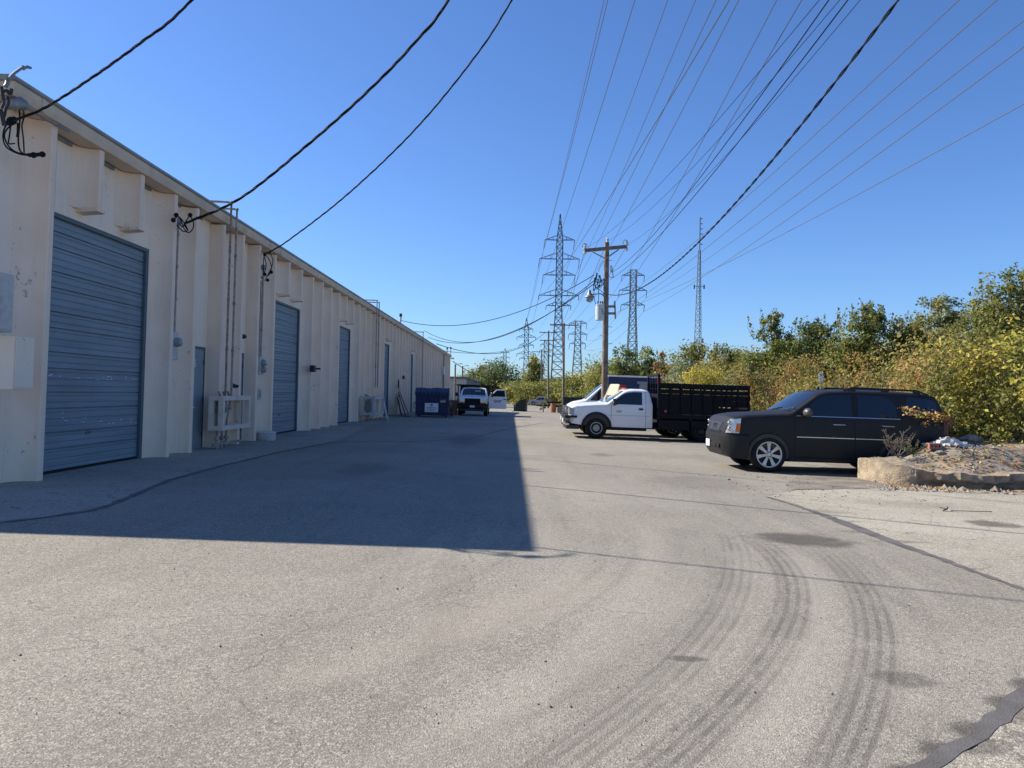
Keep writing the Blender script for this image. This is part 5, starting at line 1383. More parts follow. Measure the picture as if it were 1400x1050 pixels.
up3 = util_pole('wooden utility pole with two crossarms left of the tallest pylon', 749.5, 125., 452, .17, .13, [(.3, 3.0, 0), (1.6, 2.8, 0)], px_t=750.)
up4 = util_pole('thin distant utility pole with one crossarm beside the vine-covered tree', 740.5, 160., 479, .17, .13, [(.3, 4.0, 0)])
for (px, py, Y, lab, lamp) in ((622.5, 498, 140., 'street lamp on a wooden pole just past the warehouse end', 1), (632.5, 500.5, 165., 'second street lamp pole past the warehouse end', 1), (646.5, 504, 185., 'third street lamp pole past the warehouse, with hanging lamp', 1)):
    t = atY(px, py, Y); o = thing('street_lamp', lab, 'street lamp', (t.x, Y, gz(t.x, Y))); H = t.z-gz(t.x, Y)
    B = MB(); B.tube([(0,0,0), (0,0,H)], [.2, .14], 8); B.build('pole', 'wood', o); B = MB(); B.tube([(0,0,H-.3), (.4,0,H+.1), (.85,0,H+.1)], .04, 5); a_ = B.build('lamp_arm', 'galv', o); B = MB(); B.box(.8, 1.3, -.12, .12, H+.02, H+.16); B.build('lamp_head', 'pipe', a_)
t = atY(668.5, 498, 260.); o = thing('utility_pole', 'thin bare pole far down the corridor, left of the small pylons', 'utility pole', (t.x, 260., gz(0, 260)))
B = MB(); B.tube([(0,0,0), (0,0,t.z-gz(0,260))], [.25, .18], 6); B.build('pole', 'wood', o); B = MB(); B.bar((-1,0,t.z-gz(0,260)-.5), (1,0,t.z-gz(0,260)-.5), .15); B.build('crossarm', 'wood', o)
# ------------------------------------------------------------------ pylons
def pylon(label, px, Y, top_py, arms, wb, wt, waist_py=None, drop=2.2, earth=False, npan=14, thick=1., px_b=None, m_='tower'):
    """arms: list of (py, half width in px, insulator length px)"""
    t = atY(px, top_py, Y); zb = gz(t.x, Y); 
    if px_b: bb = atY(px_b, 540, Y)
    X = (bb.x if px_b else t.x); o = thing('pylon', label, 'pylon', (X, Y, zb)); H = t.z-zb; K = Y/F
    dx_top = t.x-X
    L_ = MB(); top_arm = atY(px, arms[0][0], Y).z-zb
    zw = atY(px, waist_py, Y).z-zb if waist_py else H*.45
    def hw(z):
        if z < zw: return (wb+(wt-wb)*z/zw)/2
        if earth and z > top_arm: return max(.08, wt/2*(1-(z-top_arm)/(H-top_arm)))
        return wt/2
    def cx(z): return dx_top*z/H
    n = npan; zs = [H*(i/n)**.92 for i in range(n+1)]
    lg = .16*thick; br = .085*thick
    cor = [(-1,-1),(1,-1),(1,1),(-1,1)]
    for i in range(n):
        z0_, z1_ = zs[i], zs[i+1]; a0, a1 = hw(z0_), hw(z1_); c0, c1 = cx(z0_), cx(z1_)
        P0 = [Vector((c0+a0*x, a0*y, z0_)) for x, y in cor]; P1 = [Vector((c1+a1*x, a1*y, z1_)) for x, y in cor]
        for k in range(4):
            k2 = (k+1) % 4
            L_.bar(P0[k], P1[k], lg); L_.bar(P0[k], P1[k2], br); L_.bar(P0[k2], P1[k], br); L_.bar(P1[k], P1[k2], br)
    L_.build('lattice_body', m_, o)
    ends = []
    for (py, hpx, ins) in arms:
        za = atY(px, py, Y).z-zb; hwm = hpx*K; c0 = cx(za)
        for sg in (-1, 1):
            a = MB(); wz = hw(za); tip = Vector((c0+sg*hwm, 0, za)); upz = hwm*.30
            r_ = [Vector((c0+sg*wz, y*wz, za)) for y in (-1, 1)]; u_ = [Vector((c0+sg*hw(za+upz), y*hw(za+upz), za+upz)) for y in (-1, 1)]
            for p_ in r_: a.bar(p_, tip, br*1.2)
            for p_ in u_: a.bar(p_, tip, br*.9)
            for f_ in (.33, .66):
                for q in range(2): a.bar(r_[q].lerp(tip, f_), u_[q].lerp(tip, f_), br*.7)
            a.bar(r_[0].lerp(tip, .33), r_[1].lerp(tip, .33), br*.7)
            ao = a.build('crossarm', m_, o)
            il = ins*K; b = MB(); e_ = tip+Vector((-.12*il, 0, -il)); b.tube([tip, e_], [.09*thick, .07*thick], 6)
            b.build('insulator', m_, ao)
            ends.append((sg, py, Vector(o.location)+e_))
    return o, ends
T1, E1 = pylon('tallest lattice pylon, with five crossarms, left of the transformer pole', 766, 190., 293, [(328,20.5,14),(354,27.5,14),(376,22,14),(404,27.5,7),(418,17,6)], 3.6, 1.5, 418, earth=True, npan=26, px_b=761.5, thick=1.15)
T2, E2 = pylon('lattice pylon with three crossarms right of the transformer pole', 866, 195., 369, [(376.5,15.5,9),(397,19,10),(417,16,9)], 3.4, 1.5, 425, npan=16, thick=1.1, px_b=863)
T3, E3 = pylon('smaller lattice pylon between the tallest one and the transformer pole', 790.5, 330., 439, [(442,12,8),(457,12.5,8),(470,11,8)], 5.2, 2.4, 468, npan=12, thick=1.5, px_b=788)
T5, E5 = pylon('distant pylon just left of the vine-covered tree, second in its row', 720, 440., 435, [(450,9,4),(461,13,4),(472,10,4),(484,13,4),(490,9,3)], 5.5, 2.5, 492, earth=True, npan=13, thick=2., px_b=719)
pylon('faint distant pylon over the far bushy tree', 690.3, 720., 476, [(482,6,2),(489,7,2),(495.5,6,2)], 6, 2.8, 500, earth=True, npan=9, thick=2.5)
pylon('faintest, smallest pylon near the left end of the row', 677, 900., 489, [(493.5,4.5,1.5),(498,5.5,1.5)], 6, 3, 505, earth=True, npan=8, thick=2.8)
pylon('faint pylon partly hidden behind the thin distant pole', 747, 480., 466, [(471,8,3),(479,9,3),(487,8,3)], 5.5, 2.6, 490, npan=10, thick=2.)
# communications mast
Ym = 170.; t = atY(957.3, 297, Ym); bq = atY(953.3, 520, Ym); o = thing('radio_mast', 'tall thin lattice radio mast on the right behind the bushes', 'mast', (bq.x, Ym, 0)); 
B = MB(); H = atY(955.5, 342, Ym).z; n = 26; tt = t.x-bq.x
def mhw(z): return .95*(1-z/H)+.28
for i in range(n):
    z0_, z1_ = H*i/n, H*(i+1)/n
    P0 = [Vector((tt*z0_/t.z+mhw(z0_)*math.cos(a), mhw(z0_)*math.sin(a), z0_)) for a in (.5, 2.6, 4.7)]; P1 = [Vector((tt*z1_/t.z+mhw(z1_)*math.cos(a), mhw(z1_)*math.sin(a), z1_)) for a in (.5, 2.6, 4.7)]
    for k in range(3): B.bar(P0[k], P1[k], .11); B.bar(P0[k], P1[(k+1) % 3], .07); B.bar(P1[k], P1[(k+1) % 3], .06)
B.build('lattice_body', 'tower', o)
B = MB(); B.tube([(tt*H/t.z, 0, H), (tt, 0, t.z)], .13, 6)
for k in range(6): z = H+(t.z-H)*(.18+.155*k); B.bar((tt, 0, z), (tt+.55, 0, z), .12, .18)
B.build('antenna', 'tower', o)
B = MB(); z = atY(955, 391.5, Ym).z
for sg in (-1, 1): B.box(tt*z/t.z+sg*1.1-.13, tt*z/t.z+sg*1.1+.13, -.2, .2, z-.55, z+.35); B.bar((tt*z/t.z, 0, z), (tt*z/t.z+sg*1.1, 0, z), .1)
B.build('panel_antenna', 'tower', o)
#SPLIT
# ------------------------------------------------------------------ overhead lines
def wire_thru(label, P0, edge, Xe, r=.035, k=2.2e-4, y_end=-25., P_prev=None, m_='wirehv', name='power_line', cat='power line', n=40, group=None):
    """leaves P0, passes the sight line of `edge` where X = Xe, goes on overhead past the lens; sagging parabola"""
    d = ray(*edge); Pe = CAM + d*(Xe/d.x)
    # parametrise by Y
    y0, y1 = P0.y, Pe.y
    sx = (Pe.x-P0.x)/(y1-y0)
    # z(Y)= a + b Y + k Y^2 through both points
    b = ((Pe.z-P0.z)-k*(y1*y1-y0*y0))/(y1-y0); a = P0.z-b*y0-k*y0*y0
    pts = []
    for i in range(n+1):
        Y = y0+(y_end-y0)*i/n; pts.append(Vector((P0.x+sx*(Y-y0), Y, a+b*Y+k*Y*Y)))
    B = MB(); B.tube([p-P0 for p in pts], r, 5); o = B.build(name, m_, None, smooth=True, loc=P0); tag(o, label, cat, group); return o
def arm_pt(E, sg, py): return [e for e in E if e[0] == sg and e[1] == py][0][2]
SN = {-1: 'left', 1: 'right'}
ord_ = ['top', 'second', 'third', 'fourth', 'fifth']
t1 = [(328,-1,(826,0),8.6),(328,1,(913,0),13.8),(354,-1,(831,0),7.6),(354,1,(951,0),16.),(376,-1,(868,0),9.4),(376,1,(979,0),15.),(404,-1,(997,0),11.),(404,1,(1010,0),17.)]
a1 = [328,354,376,404,418]
for (py, sg, edge, Xe) in t1:
    wire_thru('conductor leaving the %s end of the %s crossarm on the tallest pylon' % (SN[sg], ord_[a1.index(py)]), arm_pt(E1, sg, py), edge, Xe, r=.033)
t2 = [(376.5,-1,(1062,0),20.),(376.5,1,(1311,0),33.),(397,-1,(1096,0),19.),(397,1,(1400,28),35.),(417,-1,(1363,0),31.),(417,1,(1400,64),34.)]
a2 = [376.5,397,417]
for (py, sg, edge, Xe) in t2:
    wire_thru('conductor from the %s end of the %s crossarm on the big three-armed pylon' % (SN[sg], ord_[a2.index(py)]), arm_pt(E2, sg, py), edge, Xe, r=.036)
P = atY(866, 421, 195.); wire_thru('lowest thin conductor sweeping to the right edge above the bushes', Vector((atY(840, 428, 195).x, 195, atY(840, 428, 195).z)), (1400, 142), 36., r=.036)
# spans farther down the corridor
for (EA, pa, EB, pb, nm) in ((E1, 328, E5, 450, 'tallest pylon to the next, top crossarm'), (E1, 354, E5, 461, 'tallest pylon to the next, second crossarm'), (E1, 376, E5, 472, 'tallest pylon to the next, third crossarm'), (E2, 376.5, E3, 442, 'three-armed pylon to the smaller one, top crossarm'), (E2, 397, E3, 457, 'three-armed pylon to the smaller one, second crossarm'), (E2, 417, E3, 470, 'three-armed pylon to the smaller one, third crossarm')):
    for sg in (-1, 1):
        A_ = arm_pt(EA, sg, pa); B_ = arm_pt(EB, sg, pb); B = MB(); B.tube([q-A_ for q in catenary(A_, B_, 5.5 if EA is E1 else 3.5, 16)], .04, 4)
        tag(B.build('power_line', 'wirehv', None, loc=A_), 'conductor from the %s, %s side' % (nm, SN[sg]), 'power line')
# lines on the wooden poles
def P_(px, py, dy=0.): q = atY(px, py, YP+dy); return Vector((q.x, YP+dy, q.z))
wire_thru('black distribution line from the left end of the wooden pole crossarm to overhead', P_(799.5, 338), (1133, 0), 5.2, r=.012, k=6e-4, m_='cable', y_end=-8.) if False else None
def drop(label, A_, B_, sag, r, twist=0., name='service_cable', n=40, m_='cable', Bx=None):
    pts = catenary(A_, B_, sag, n)
    o = thing(name, label, 'cable', A_)
    B = MB()
    if twist:
        # one insulated pair wound round a bare messenger
        L_ = (Vector(B_)-Vector(A_)).length; N_ = int(L_/.16); fine = catenary(A_, B_, sag, N_)
        for ph in (0, PI):
            B2 = []
            for i, p in enumerate(fine):
                a = i*.16/twist*2*PI+ph; B2.append(p-Vector(A_)+Vector((0, math.cos(a), math.sin(a)))*r*1.15)
            B.tube(B2, r, 5)
        B.build('insulated_strand', 'cable', o, smooth=True)
        C_ = MB(); C_.tube([p-Vector(A_)+Vector((0, math.cos(i*.16/twist*2*PI+PI/2), math.sin(i*.16/twist*2*PI+PI/2)))*r*1.3 for i, p in enumerate(fine)], r*.62, 5); C_.build('bare_strand', 'alu', o, smooth=True)
    else:
        B.tube([p-Vector(A_) for p in pts], r, 5); B.build('strand', m_, o, smooth=True)
    return o
def through(A_, px, py, Y, far=1.0, sagf=.0):
    """end point of a line that starts at A_ and passes the sight line (px,py) at depth Y, extended by factor far"""
    M_ = atY(px, py, Y); return Vector(A_) + (M_-Vector(A_))*far
# three twisted drops from the facade to a pole out of frame behind and right
def drop_curve(label, A_, ctrl, r, twist, ext=1.6):
    """A_ on wall; ctrl list of (px,py,Y); curve through them (Catmull) and extended"""
    P = [Vector(A_)]+[atY(*c) for c in ctrl]; d = (P[-1]-P[-2]); P.append(P[-1]+d*ext+Vector((0,0,.25*ext)))
    dense = []
    for i in range(len(P)-1):
        p0 = P[max(0, i-1)] if i > 0 else P[0]*2-P[1]; p1 = P[i]; p2 = P[i+1]; p3 = P[i+2] if i+2 < len(P) else P[-1]*2-P[-2]
        K_ = max(4, int((p2-p1).length/.08))
        for k in range(K_):
            t = k/K_; dense.append(.5*((2*p1)+(p2-p0)*t+(2*p0-5*p1+4*p2-p3)*t*t+(3*p1-p0-3*p2+p3)*t**3))
    dense.append(P[-1]); o = thing('service_cable', label, 'cable', A_)
    acc = 0; ang = []
    for i, p in enumerate(dense):
        if i: acc += (p-dense[i-1]).length
        ang.append(acc/twist*2*PI)
    ref = Vector((.4, .8, 0)).normalized()
    B = MB()
    for ph in (0, 2.1):
        B.tube([p-Vector(A_)+(ref*math.cos(a+ph)+Vector((0,0,1))*math.sin(a+ph))*r*1.05 for p, a in zip(dense, ang)], r, 6)
    B.build('insulated_strand', 'cable', o, smooth=True)
    B = MB(); B.tube([p-Vector(A_)+(ref*math.cos(a+4.2)+Vector((0,0,1))*math.sin(a+4.2))*r*1.3 for p, a in zip(dense, ang)], r*.7, 5); B.build('bare_strand', 'alu', o, smooth=True)
    return o
drop_curve('twisted service cable from the near corner weatherhead crossing the top left of the sky', onwall(18, 165, -7.05), [(60, 148, 10.745), (120, 110, 10.44), (190, 60, 10.12), (262, 0, 9.8)], .0105, .6, 2.2)
drop_curve('thickest twisted service cable, from the coil above the first electric meter to overhead', onwall(252, 306, -7.05), [(330, 270, 15.59), (430, 190, 14.43), (510, 118, 13.62), (570, 55, 13.06), (613, 0, 12.7)], .015, 1.1, 2.4)
drop_curve('thin wavy twisted service cable from the coil above the second electric meter to overhead', onwall(366, 346, -7.05), [(395, 328, 21.58), (470, 270, 19.84), (560, 185, 18.09), (640, 90, 16.77), (700, 0, 15.9)], .012, 1.1, 2.2)
# cables between transformer pole and the overhead pole behind/right
for (px, py, edge, Ye, r, lab, sag) in ((799.5, 340, (1120, 0), 10.5, .0055, 'thin primary line from the left end of the wooden crossarm to overhead', .0), (830, 330, (1148, 0), 10.8, .0055, 'thin primary line from the top of the transformer pole to overhead', 0), (857, 335, (1176, 0), 11., .0055, 'thin primary line from the right end of the wooden crossarm to overhead', 0),
                               (839, 371, (1133, 0), 9.6, .009, 'upper dark cable from the transformer pole rising to the top edge', 0), (834, 382, (1159, 0), 9.4, .009, 'lower dark cable from the transformer pole rising to the top edge', 0)):
    A_ = P_(px, py); E_ = atY(edge[0], edge[1], Ye)
    P = catenary(A_, E_, .45, 30); d = P[-1]-P[-2]; P += [P[-1]+d*k*1.0+Vector((0,0,.004*k*k)) for k in range(1, 18)]
    B = MB(); B.tube([p-A_ for p in P], r, 5); o = thing('service_cable', lab, 'cable', A_); B.build('strand', 'cable', o, smooth=True)
A_ = P_(830, 402); E_ = atY(1228, 0, 9.2)
P = catenary(A_, E_, 1.15, 60); d = P[-1]-P[-2]; P += [P[-1]+d*k+Vector((0,0,.003*k*k)) for k in range(1, 20)]
B = MB(); fine = []
for i in range(len(P)-1): fine += [P[i].lerp(P[i+1], j/6) for j in range(6)]
o = thing('service_cable', 'heavy twisted cable sagging from the transformer pole to the top right', 'cable', A_)
acc = 0; pts = [[], []]
for i, p in enumerate(fine):
    if i: acc += (p-fine[i-1]).length
    for q, ph in enumerate((0, PI)): a = acc/.9*2*PI+ph; pts[q].append(p-A_+Vector((math.cos(a)*.013, 0, math.sin(a)*.013)))
for q in pts: B.tube(q, .012, 5)
B.build('insulated_strand', 'cable', o, smooth=True)
# drops from transformer pole to the facade
for (pa, bx_px, X_, sag, lab, r) in (((812, 376), (548, 438), -7.2, 1.2, 'upper cable from the transformer pole to the roof mast', .02), ((813, 383), (580, 452), -7.2, 1.9, 'middle cable from the transformer pole to the roof', .02), ((812, 388), (585, 461), -7.2, 1.5, 'lower cable from the transformer pole to the roof', .022)):
    A_ = P_(*pa); B_ = atX(bx_px[0], bx_px[1], X_); drop(lab, A_, B_, sag, r)
A_ = Vector(atY(745, 455, 124.)); drop('cable from the two-armed pole sagging to the warehouse roof', A_, atX(597, 470, -7.2), 2.0, .035)
A_ = Vector(atY(738, 482, 159.)); drop('low cable sagging from the thin distant pole to the far corner of the warehouse', A_, atX(619, 494, -7.2), 3.6, .045)
A_ = Vector(atY(735, 463, 150.)); drop('faint cable reaching the far end of the warehouse roof', A_, atX(608, 480, -7.2), 1.2, .03, m_='wirehv')
# primary lines between wooden poles
for (pa, pb, lab) in (((799.5, 341), (766.5, 444), 'left'), ((830, 331), (771, 441), 'middle'), ((857, 336), (776, 444), 'right')):
    A_ = P_(*pa); B_ = atY(pb[0], pb[1], 92.); drop('thin line between the transformer pole and the next wooden pole, %s one' % lab, A_, B_, .7, .014, m_='wirehv')
#SPLIT
# ------------------------------------------------------------------ kerb, mound, rubble
KP = [(8.35, 17.35), (7.85, 17.25), (7.62, 16.9), (7.60, 16.3), (7.80, 15.75), (8.35, 15.38), (9.3, 15.25), (10.4, 15.6), (11.6, 16.0), (13.0, 16.35), (15.2, 16.9)]
from mathutils import noise as mn
def fbm(p, o=5, s=1.): return mn.fractal(Vector(p)*s, .9, 2.1, o)
def kerb_mesh():
    pts = [Vector(p+(0,)) for p in KP]; out = []
    for i in range(len(pts)-1):
        p0 = pts[max(0, i-1)]; p1 = pts[i]; p2 = pts[i+1]; p3 = pts[min(len(pts)-1, i+2)]
        k_ = max(3, int((p2-p1).length/.035))
        for k in range(k_):
            t = k/k_; out.append(.5*((2*p1)+(p2-p0)*t+(2*p0-5*p1+4*p2-p3)*t*t+(3*p1-p0-3*p2+p3)*t**3))
    n = len(out); v = []; f = []; acc = 0; m = 22
    for i, p in enumerate(out):
        d = (out[min(i+1, n-1)]-out[max(i-1, 0)]).normalized(); q = Vector((-d.y, d.x, 0))   # inward
        if i: acc += (p-out[i-1]).length
        h0 = .42 - .12*ss(2.0, 3.2, acc) + .04*fbm((acc, 0, 3), 4, 1.3); h0 *= ss(-.05, .25, acc)*.9+.1
        under = .16*ss(2.3, 3.0, acc); scal = ss(2.6, 3.2, acc)
        bite = max(0, fbm((acc, 7, 1), 3, 2.2))*.16*ss(.6, 1.2, acc)
        for j in range(m):
            t = j/(m-1)
            if t < .62:
                u = t/.62; z = h0*u - .06*(1-u)
                out_ = -.02 + .03*u*u
                if under: out_ += under*math.sin(min(1, u/.62)*PI)*.95 if u < .62 else 0
                out_ += scal*.07*max(0, math.sin(acc*14+fbm((acc, 2, 2), 2, 2)))*(1 if u > .6 else 0) + bite*math.sin(u*PI)
            else: u = (t-.62)/.38; out_ = .05+.55*u; z = h0*(1+.03*u)
            pos = p+q*out_
            nz_ = Vector((fbm((pos.x, pos.y, z+acc*.3), 5, 3.), fbm((pos.y, z, pos.x), 5, 3.), fbm((z, pos.x, pos.y), 5, 4.)))*.022
            nz_ += Vector((random.uniform(-1,1), random.uniform(-1,1), random.uniform(-1,1)))*.006
            pos += nz_; v.append((pos.x, pos.y, gz(pos.x, pos.y)+z+nz_.z))
    for i in range(n-1):
        for j in range(m-1): f.append((i*m+j, i*m+j+1, (i+1)*m+j+1, (i+1)*m+j))
    return MB().add(v, f)
tag(kerb_mesh().build('broken_kerb', 'concrete', None, smooth=True, angle=28), 'crumbling undercut concrete kerb curving round the edge of the dirt mound', 'kerb')
def yfront(X): return lerp_tab([(7.6, 16.6), (7.8, 15.85), (8.35, 15.5), (9.3, 15.38), (10.4, 15.72), (11.6, 16.1), (13, 16.5), (15.2, 17.05)], X)
def mound_z(X, Y):
    yf = yfront(X); inn = min(ss(7.68, 7.95, X), ss(yf, yf+.3, Y), max(1-ss(17.15, 17.45, Y), ss(10.15, 10.6, X)))
    back = ss(yf+.1, 17.2, Y)
    hgt = .28+.06*(X < 8.6) + back*(.12+.40*ss(8.2, 9.8, X)) + .25*ss(17.2, 20, Y)
    return gz(X, Y)-.08 + inn*(hgt+.08) + .05*fbm((X, Y, 0), 5, 1.5)*inn + .015*fbm((X, Y, 3), 3, 7)
grid_sheet('dirt_mound', [7.62+.07*i for i in range(115)], [15.3+.07*i for i in range(115)], mound_z, 'dirt')
def scatter(name, label, cat, fn, n, smin, smax, m_, kind='stuff'):
    B = MB(); R = random.Random(hash(name) % 1000 if False else len(name)*7+n)
    for i in range(n):
        x, y, z = fn(R); s_ = R.uniform(smin, smax)*(1 if R.random() < .85 else 1.8)
        v = []; 
        for q in ((1,0,0),(-1,0,0),(0,1,0),(0,-1,0),(0,0,1),(0,0,-.3)): v.append((x+q[0]*s_*R.uniform(.6,1.2), y+q[1]*s_*R.uniform(.6,1.2), z+q[2]*s_*R.uniform(.4,.9)))
        B.add(v, [(0,2,4),(2,1,4),(1,3,4),(3,0,4),(2,0,5),(1,2,5),(3,1,5),(0,3,5)])
    o = B.build(name, m_); tag(o, label, cat, kind=kind); return o
def gfn(x0, x1, y0, y1, zf=gz, up=.0):
    def f(R): x = R.uniform(x0, x1); y = y0+(y1-y0)*R.random()**1.3; return x, y, zf(x, y)+up
    return f
scatter('loose_grit', 'dark grit and small stones scattered over the asphalt', 'gravel', gfn(-6, 7, 2.6, 14, up=.003), 1300, .002, .007, 'tar')
scatter('pale_grit', 'pale grains of gravel scattered over the asphalt', 'gravel', gfn(-6, 7, 2.6, 12, up=.003), 1300, .002, .006, 'rock')
scatter('gravel', 'gravel and rubble crumbs along the foot of the kerb', 'gravel', gfn(7.0, 14, 14.6, 15.5, up=.01), 900, .008, .035, 'rock')
scatter('kerb_rubble', 'broken concrete chunks and rubble at the foot of the kerb', 'rubble', gfn(7.3, 9.6, 14.6, 15.5, up=.02), 70, .025, .075, 'concrete')
scatter('mound_stones', 'small stones strewn over the dirt mound', 'gravel', gfn(7.9, 14, 15.6, 21, mound_z, .01), 900, .01, .04, 'rock')
scatter('edge_pebbles', 'dark crumbs on the lot in front of the parked SUV', 'gravel', gfn(4.0, 7.6, 13, 17, up=.006), 150, .006, .022, 'tar')
# leaf litter
def litter(name, label, fn, n, size, keys):
    R = random.Random(n); P = np.array([fn(R) for i in range(n)]); V, C = leaves(P, pick(None, keys, n), size, aspect=.7, up=1.5); o = leaf_object(name, V, C); tag(o, label, 'leaves', kind='stuff')
litter('leaf_litter', 'dry fallen leaves gathered along the broken kerb', gfn(7.5, 13.5, 15.0, 16.3, lambda x, y: max(gz(x, y), mound_z(x, y) if y > yfront(x) else -9), .03), 1100, .06, ['orange', 'autumn'])
litter('mound_litter', 'fallen leaves over the dirt mound under the bushes', gfn(9., 15, 16.3, 22.5, mound_z, .02), 2500, .07, ['autumn', 'orange', 'yellow'])
litter('lot_litter', 'few dry leaves on the sunlit pavement', gfn(-5, 8, 3, 16, up=.01), 26, .035, ['yellow', 'autumn'])
p = atY(1277, 618, 16.9); z = mound_z(p.x, p.y)+.02
o = thing('brick', 'loose red brick lying on the dirt mound below the white sheeting', 'brick', (p.x, p.y, z), .15)
B = MB(); B.box(-.15, .15, -.06, .06, 0, .13); B.build('brick_body', 'brick', o, bevel=.008); B = MB()
for k in range(3): B.cyl((-.09+.09*k, -.062, .065), (-.09+.09*k, -.058, .065), .022, n=10)
B.build('core_hole', 'black', o)
R = random.Random(4)
p = atY(1297, 608, 17.2); p.z = mound_z(p.x, p.y); v = []; f = []; n = 18
for j in range(n+1):
    for i in range(n+1):
        u = i/n-.5; w_ = j/n-.5; v.append((u*.95+R.uniform(-.05,.05), w_*.5+R.uniform(-.05,.05), .0+.17*math.exp(-(u*u*9+w_*w_*8))*(1+.3*math.sin(u*30)*math.sin(w_*25))+R.uniform(-.03,.07)))
for j in range(n):
    for i in range(n): a = j*(n+1)+i; f.append((a, a+1, a+n+2, a+n+1))
tag(MB().add(v, f).build('plastic_sheet', 'plasticbag', None, loc=p), 'crumpled white plastic sheeting on the dirt mound behind the brick', 'litter')
for (px, py, Y, r_, lab) in ((1328, 603, 18.0, .16, 'grey rag-like rubble lump right of the white sheeting'), (1345, 600, 18.6, .2, 'grey rubble lump beneath the yellow bush'), (1285, 626, 16.7, .07, 'pale stone just below the brick on the mound'), (1185, 620, 16.9, .10, 'rusty flat stone on the left end of the kerb')):
    p = atY(px, py, Y); z = mound_z(p.x, p.y)+r_*.3; v, f = sphere((0,0,0), (r_*1.6, r_, r_*.6), 6); v = [(a*R.uniform(.75,1.2), b*R.uniform(.75,1.2), c*R.uniform(.7,1.3)) for a, b, c in v]
    tag(MB().add(v, f).build('rubble', 'rock', None, loc=(p.x, p.y, z)), lab, 'stone')
# dead weed and green weed
p = atY(1228, 618, 16.8); z = mound_z(p.x, p.y)
o = thing('dry_weed', 'dead branching weed standing on the kerb in front of the SUV', 'weed', (p.x, p.y, z)); B = MB(); R = random.Random(9); fl = []
for k in range(9):
    a = R.uniform(-1, 1); q = Vector((a*.38, R.uniform(-.15,.15), R.uniform(.35, .62))); pts = [Vector((0,0,0)), q*.5+Vector((a*.06,0,-.03)), q]; B.tube(pts, [.009,.006,.003], 5)
    for j in range(7):
        t = .35+.6*j/7; c_ = q*t; e = c_+Vector((R.uniform(-.14,.14), R.uniform(-.08,.08), R.uniform(.04,.14))); B.tube([c_, e], [.004,.002], 4); fl.append(e); fl += [c_.lerp(e, .6), c_.lerp(e, .85)]
B.build('stem', 'deadtwig', o); P = np.array([tuple(q) for q in fl for _ in range(3)])+np.random.normal(size=(len(fl)*3, 3))*.012
V, C = leaves(P, np.tile(np.array([[.20,.17,.13]]), (len(P), 1)), .028); leaf_object('seed_head', V, C, o)
p = atY(1248, 618, 17.0); z = mound_z(p.x, p.y); o = thing('green_weed', 'low feathery green weed beside the dead one', 'weed', (p.x, p.y, z)); B = MB(); P = []
for k in range(14):
    q = Vector((R.uniform(-.32,.32), R.uniform(-.15,.15), R.uniform(.1,.3))); B.tube([(0,0,0), q*.5, q], [.006,.004,.002], 4); P += [tuple(q*R.uniform(.3,1)+Vector((R.uniform(-.03,.03),0,R.uniform(-.02,.03)))) for _ in range(22)]
B.build('stem', 'bark', o); V, C = leaves(np.array(P), pick(None, ['silver','green'], len(P)), .045, aspect=.3); leaf_object('foliage', V, C, o)
# stick on the lot
p = gnd(1300, 700); o = MB(); o.tube([(-.12,0,.01),(-.03,.05,.03),(.02,.12,.05)], .012, 5); o.tube([(-.03,.05,.03),(-.10,.12,.04)], .008, 5); o.tube([(0,0,.01),(.6,-.06,.012)], .006, 4)
tag(o.build('fallen_stick', 'bark', None, loc=(p.x, p.y, p.z+.01)), 'small forked stick lying on the pale concrete lot', 'stick')
# small white sign post in the bushes
Ys = 27.; p = atY(1122, 516, Ys); o = thing('sign_post', 'small white rectangular sign on a thin post above the SUV roof', 'sign', (p.x, Ys, gz(p.x, Ys)))
h_ = p.z-gz(p.x, Ys); B = MB(); B.box(-.075, .075, -.04, -.028, h_-.14, h_+.15); fs = B.build('sign_face', 'sign', o); B = MB(); B.tube([(0,0,0),(0,0,h_+.12)], .022, 6); B.build('post', 'galv', o)
B = MB(); B.box(-.03, .03, -.045, -.041, h_+.06, h_+.11); B.build('sign_symbol', 'red', fs)
# ------------------------------------------------------------------ far buildings
def far_building(label, x0, x1, Ya, Yb, top_py, m_, pxr, cols=0):
    c = atY(pxr, 540, Ya); zt = atY(pxr, top_py, Ya).z; zb = gz(c.x, Ya)
    o = thing('far_warehouse', label, 'building', (c.x, Ya, zb)); H = zt-zb
    B = MB(); B.box(x0, x1, 0, Yb, -.5, H-.4); B.build('wall', m_, o)
    B = MB(); B.box(x0-.4, x1+.4, -.4, Yb+.4, H-.4, H); B.build('roof', 'farroof', o)
    if cols:
        B = MB()
        for k in range(cols): B.box(x1, x1+.45, Yb*k/cols, Yb*k/cols+.6, -.5, H-.45)
        B.build('fin', m_, o)
        B = MB()
        for k in range(1, cols, 4): B.box(x1-.05, x1+.06, Yb*k/cols-3.5, Yb*k/cols-.6, 0, H*.62)
        B.build('roll_up_door', 'bluedark', o)
    return o
far_building('second beige warehouse beyond the first, seen end-on past its corner', -16, 0, 150., 160, 515, 'farwall', 634, 26)
far_building('low grey flat-roofed building across the end of the lane', -4, 6, 260., 20, 522, 'fargrey', 671, 0)
far_building('long low dark-roofed shed on the horizon left of centre', -30, 2, 420., 20, 516, 'farwall', 668, 0)
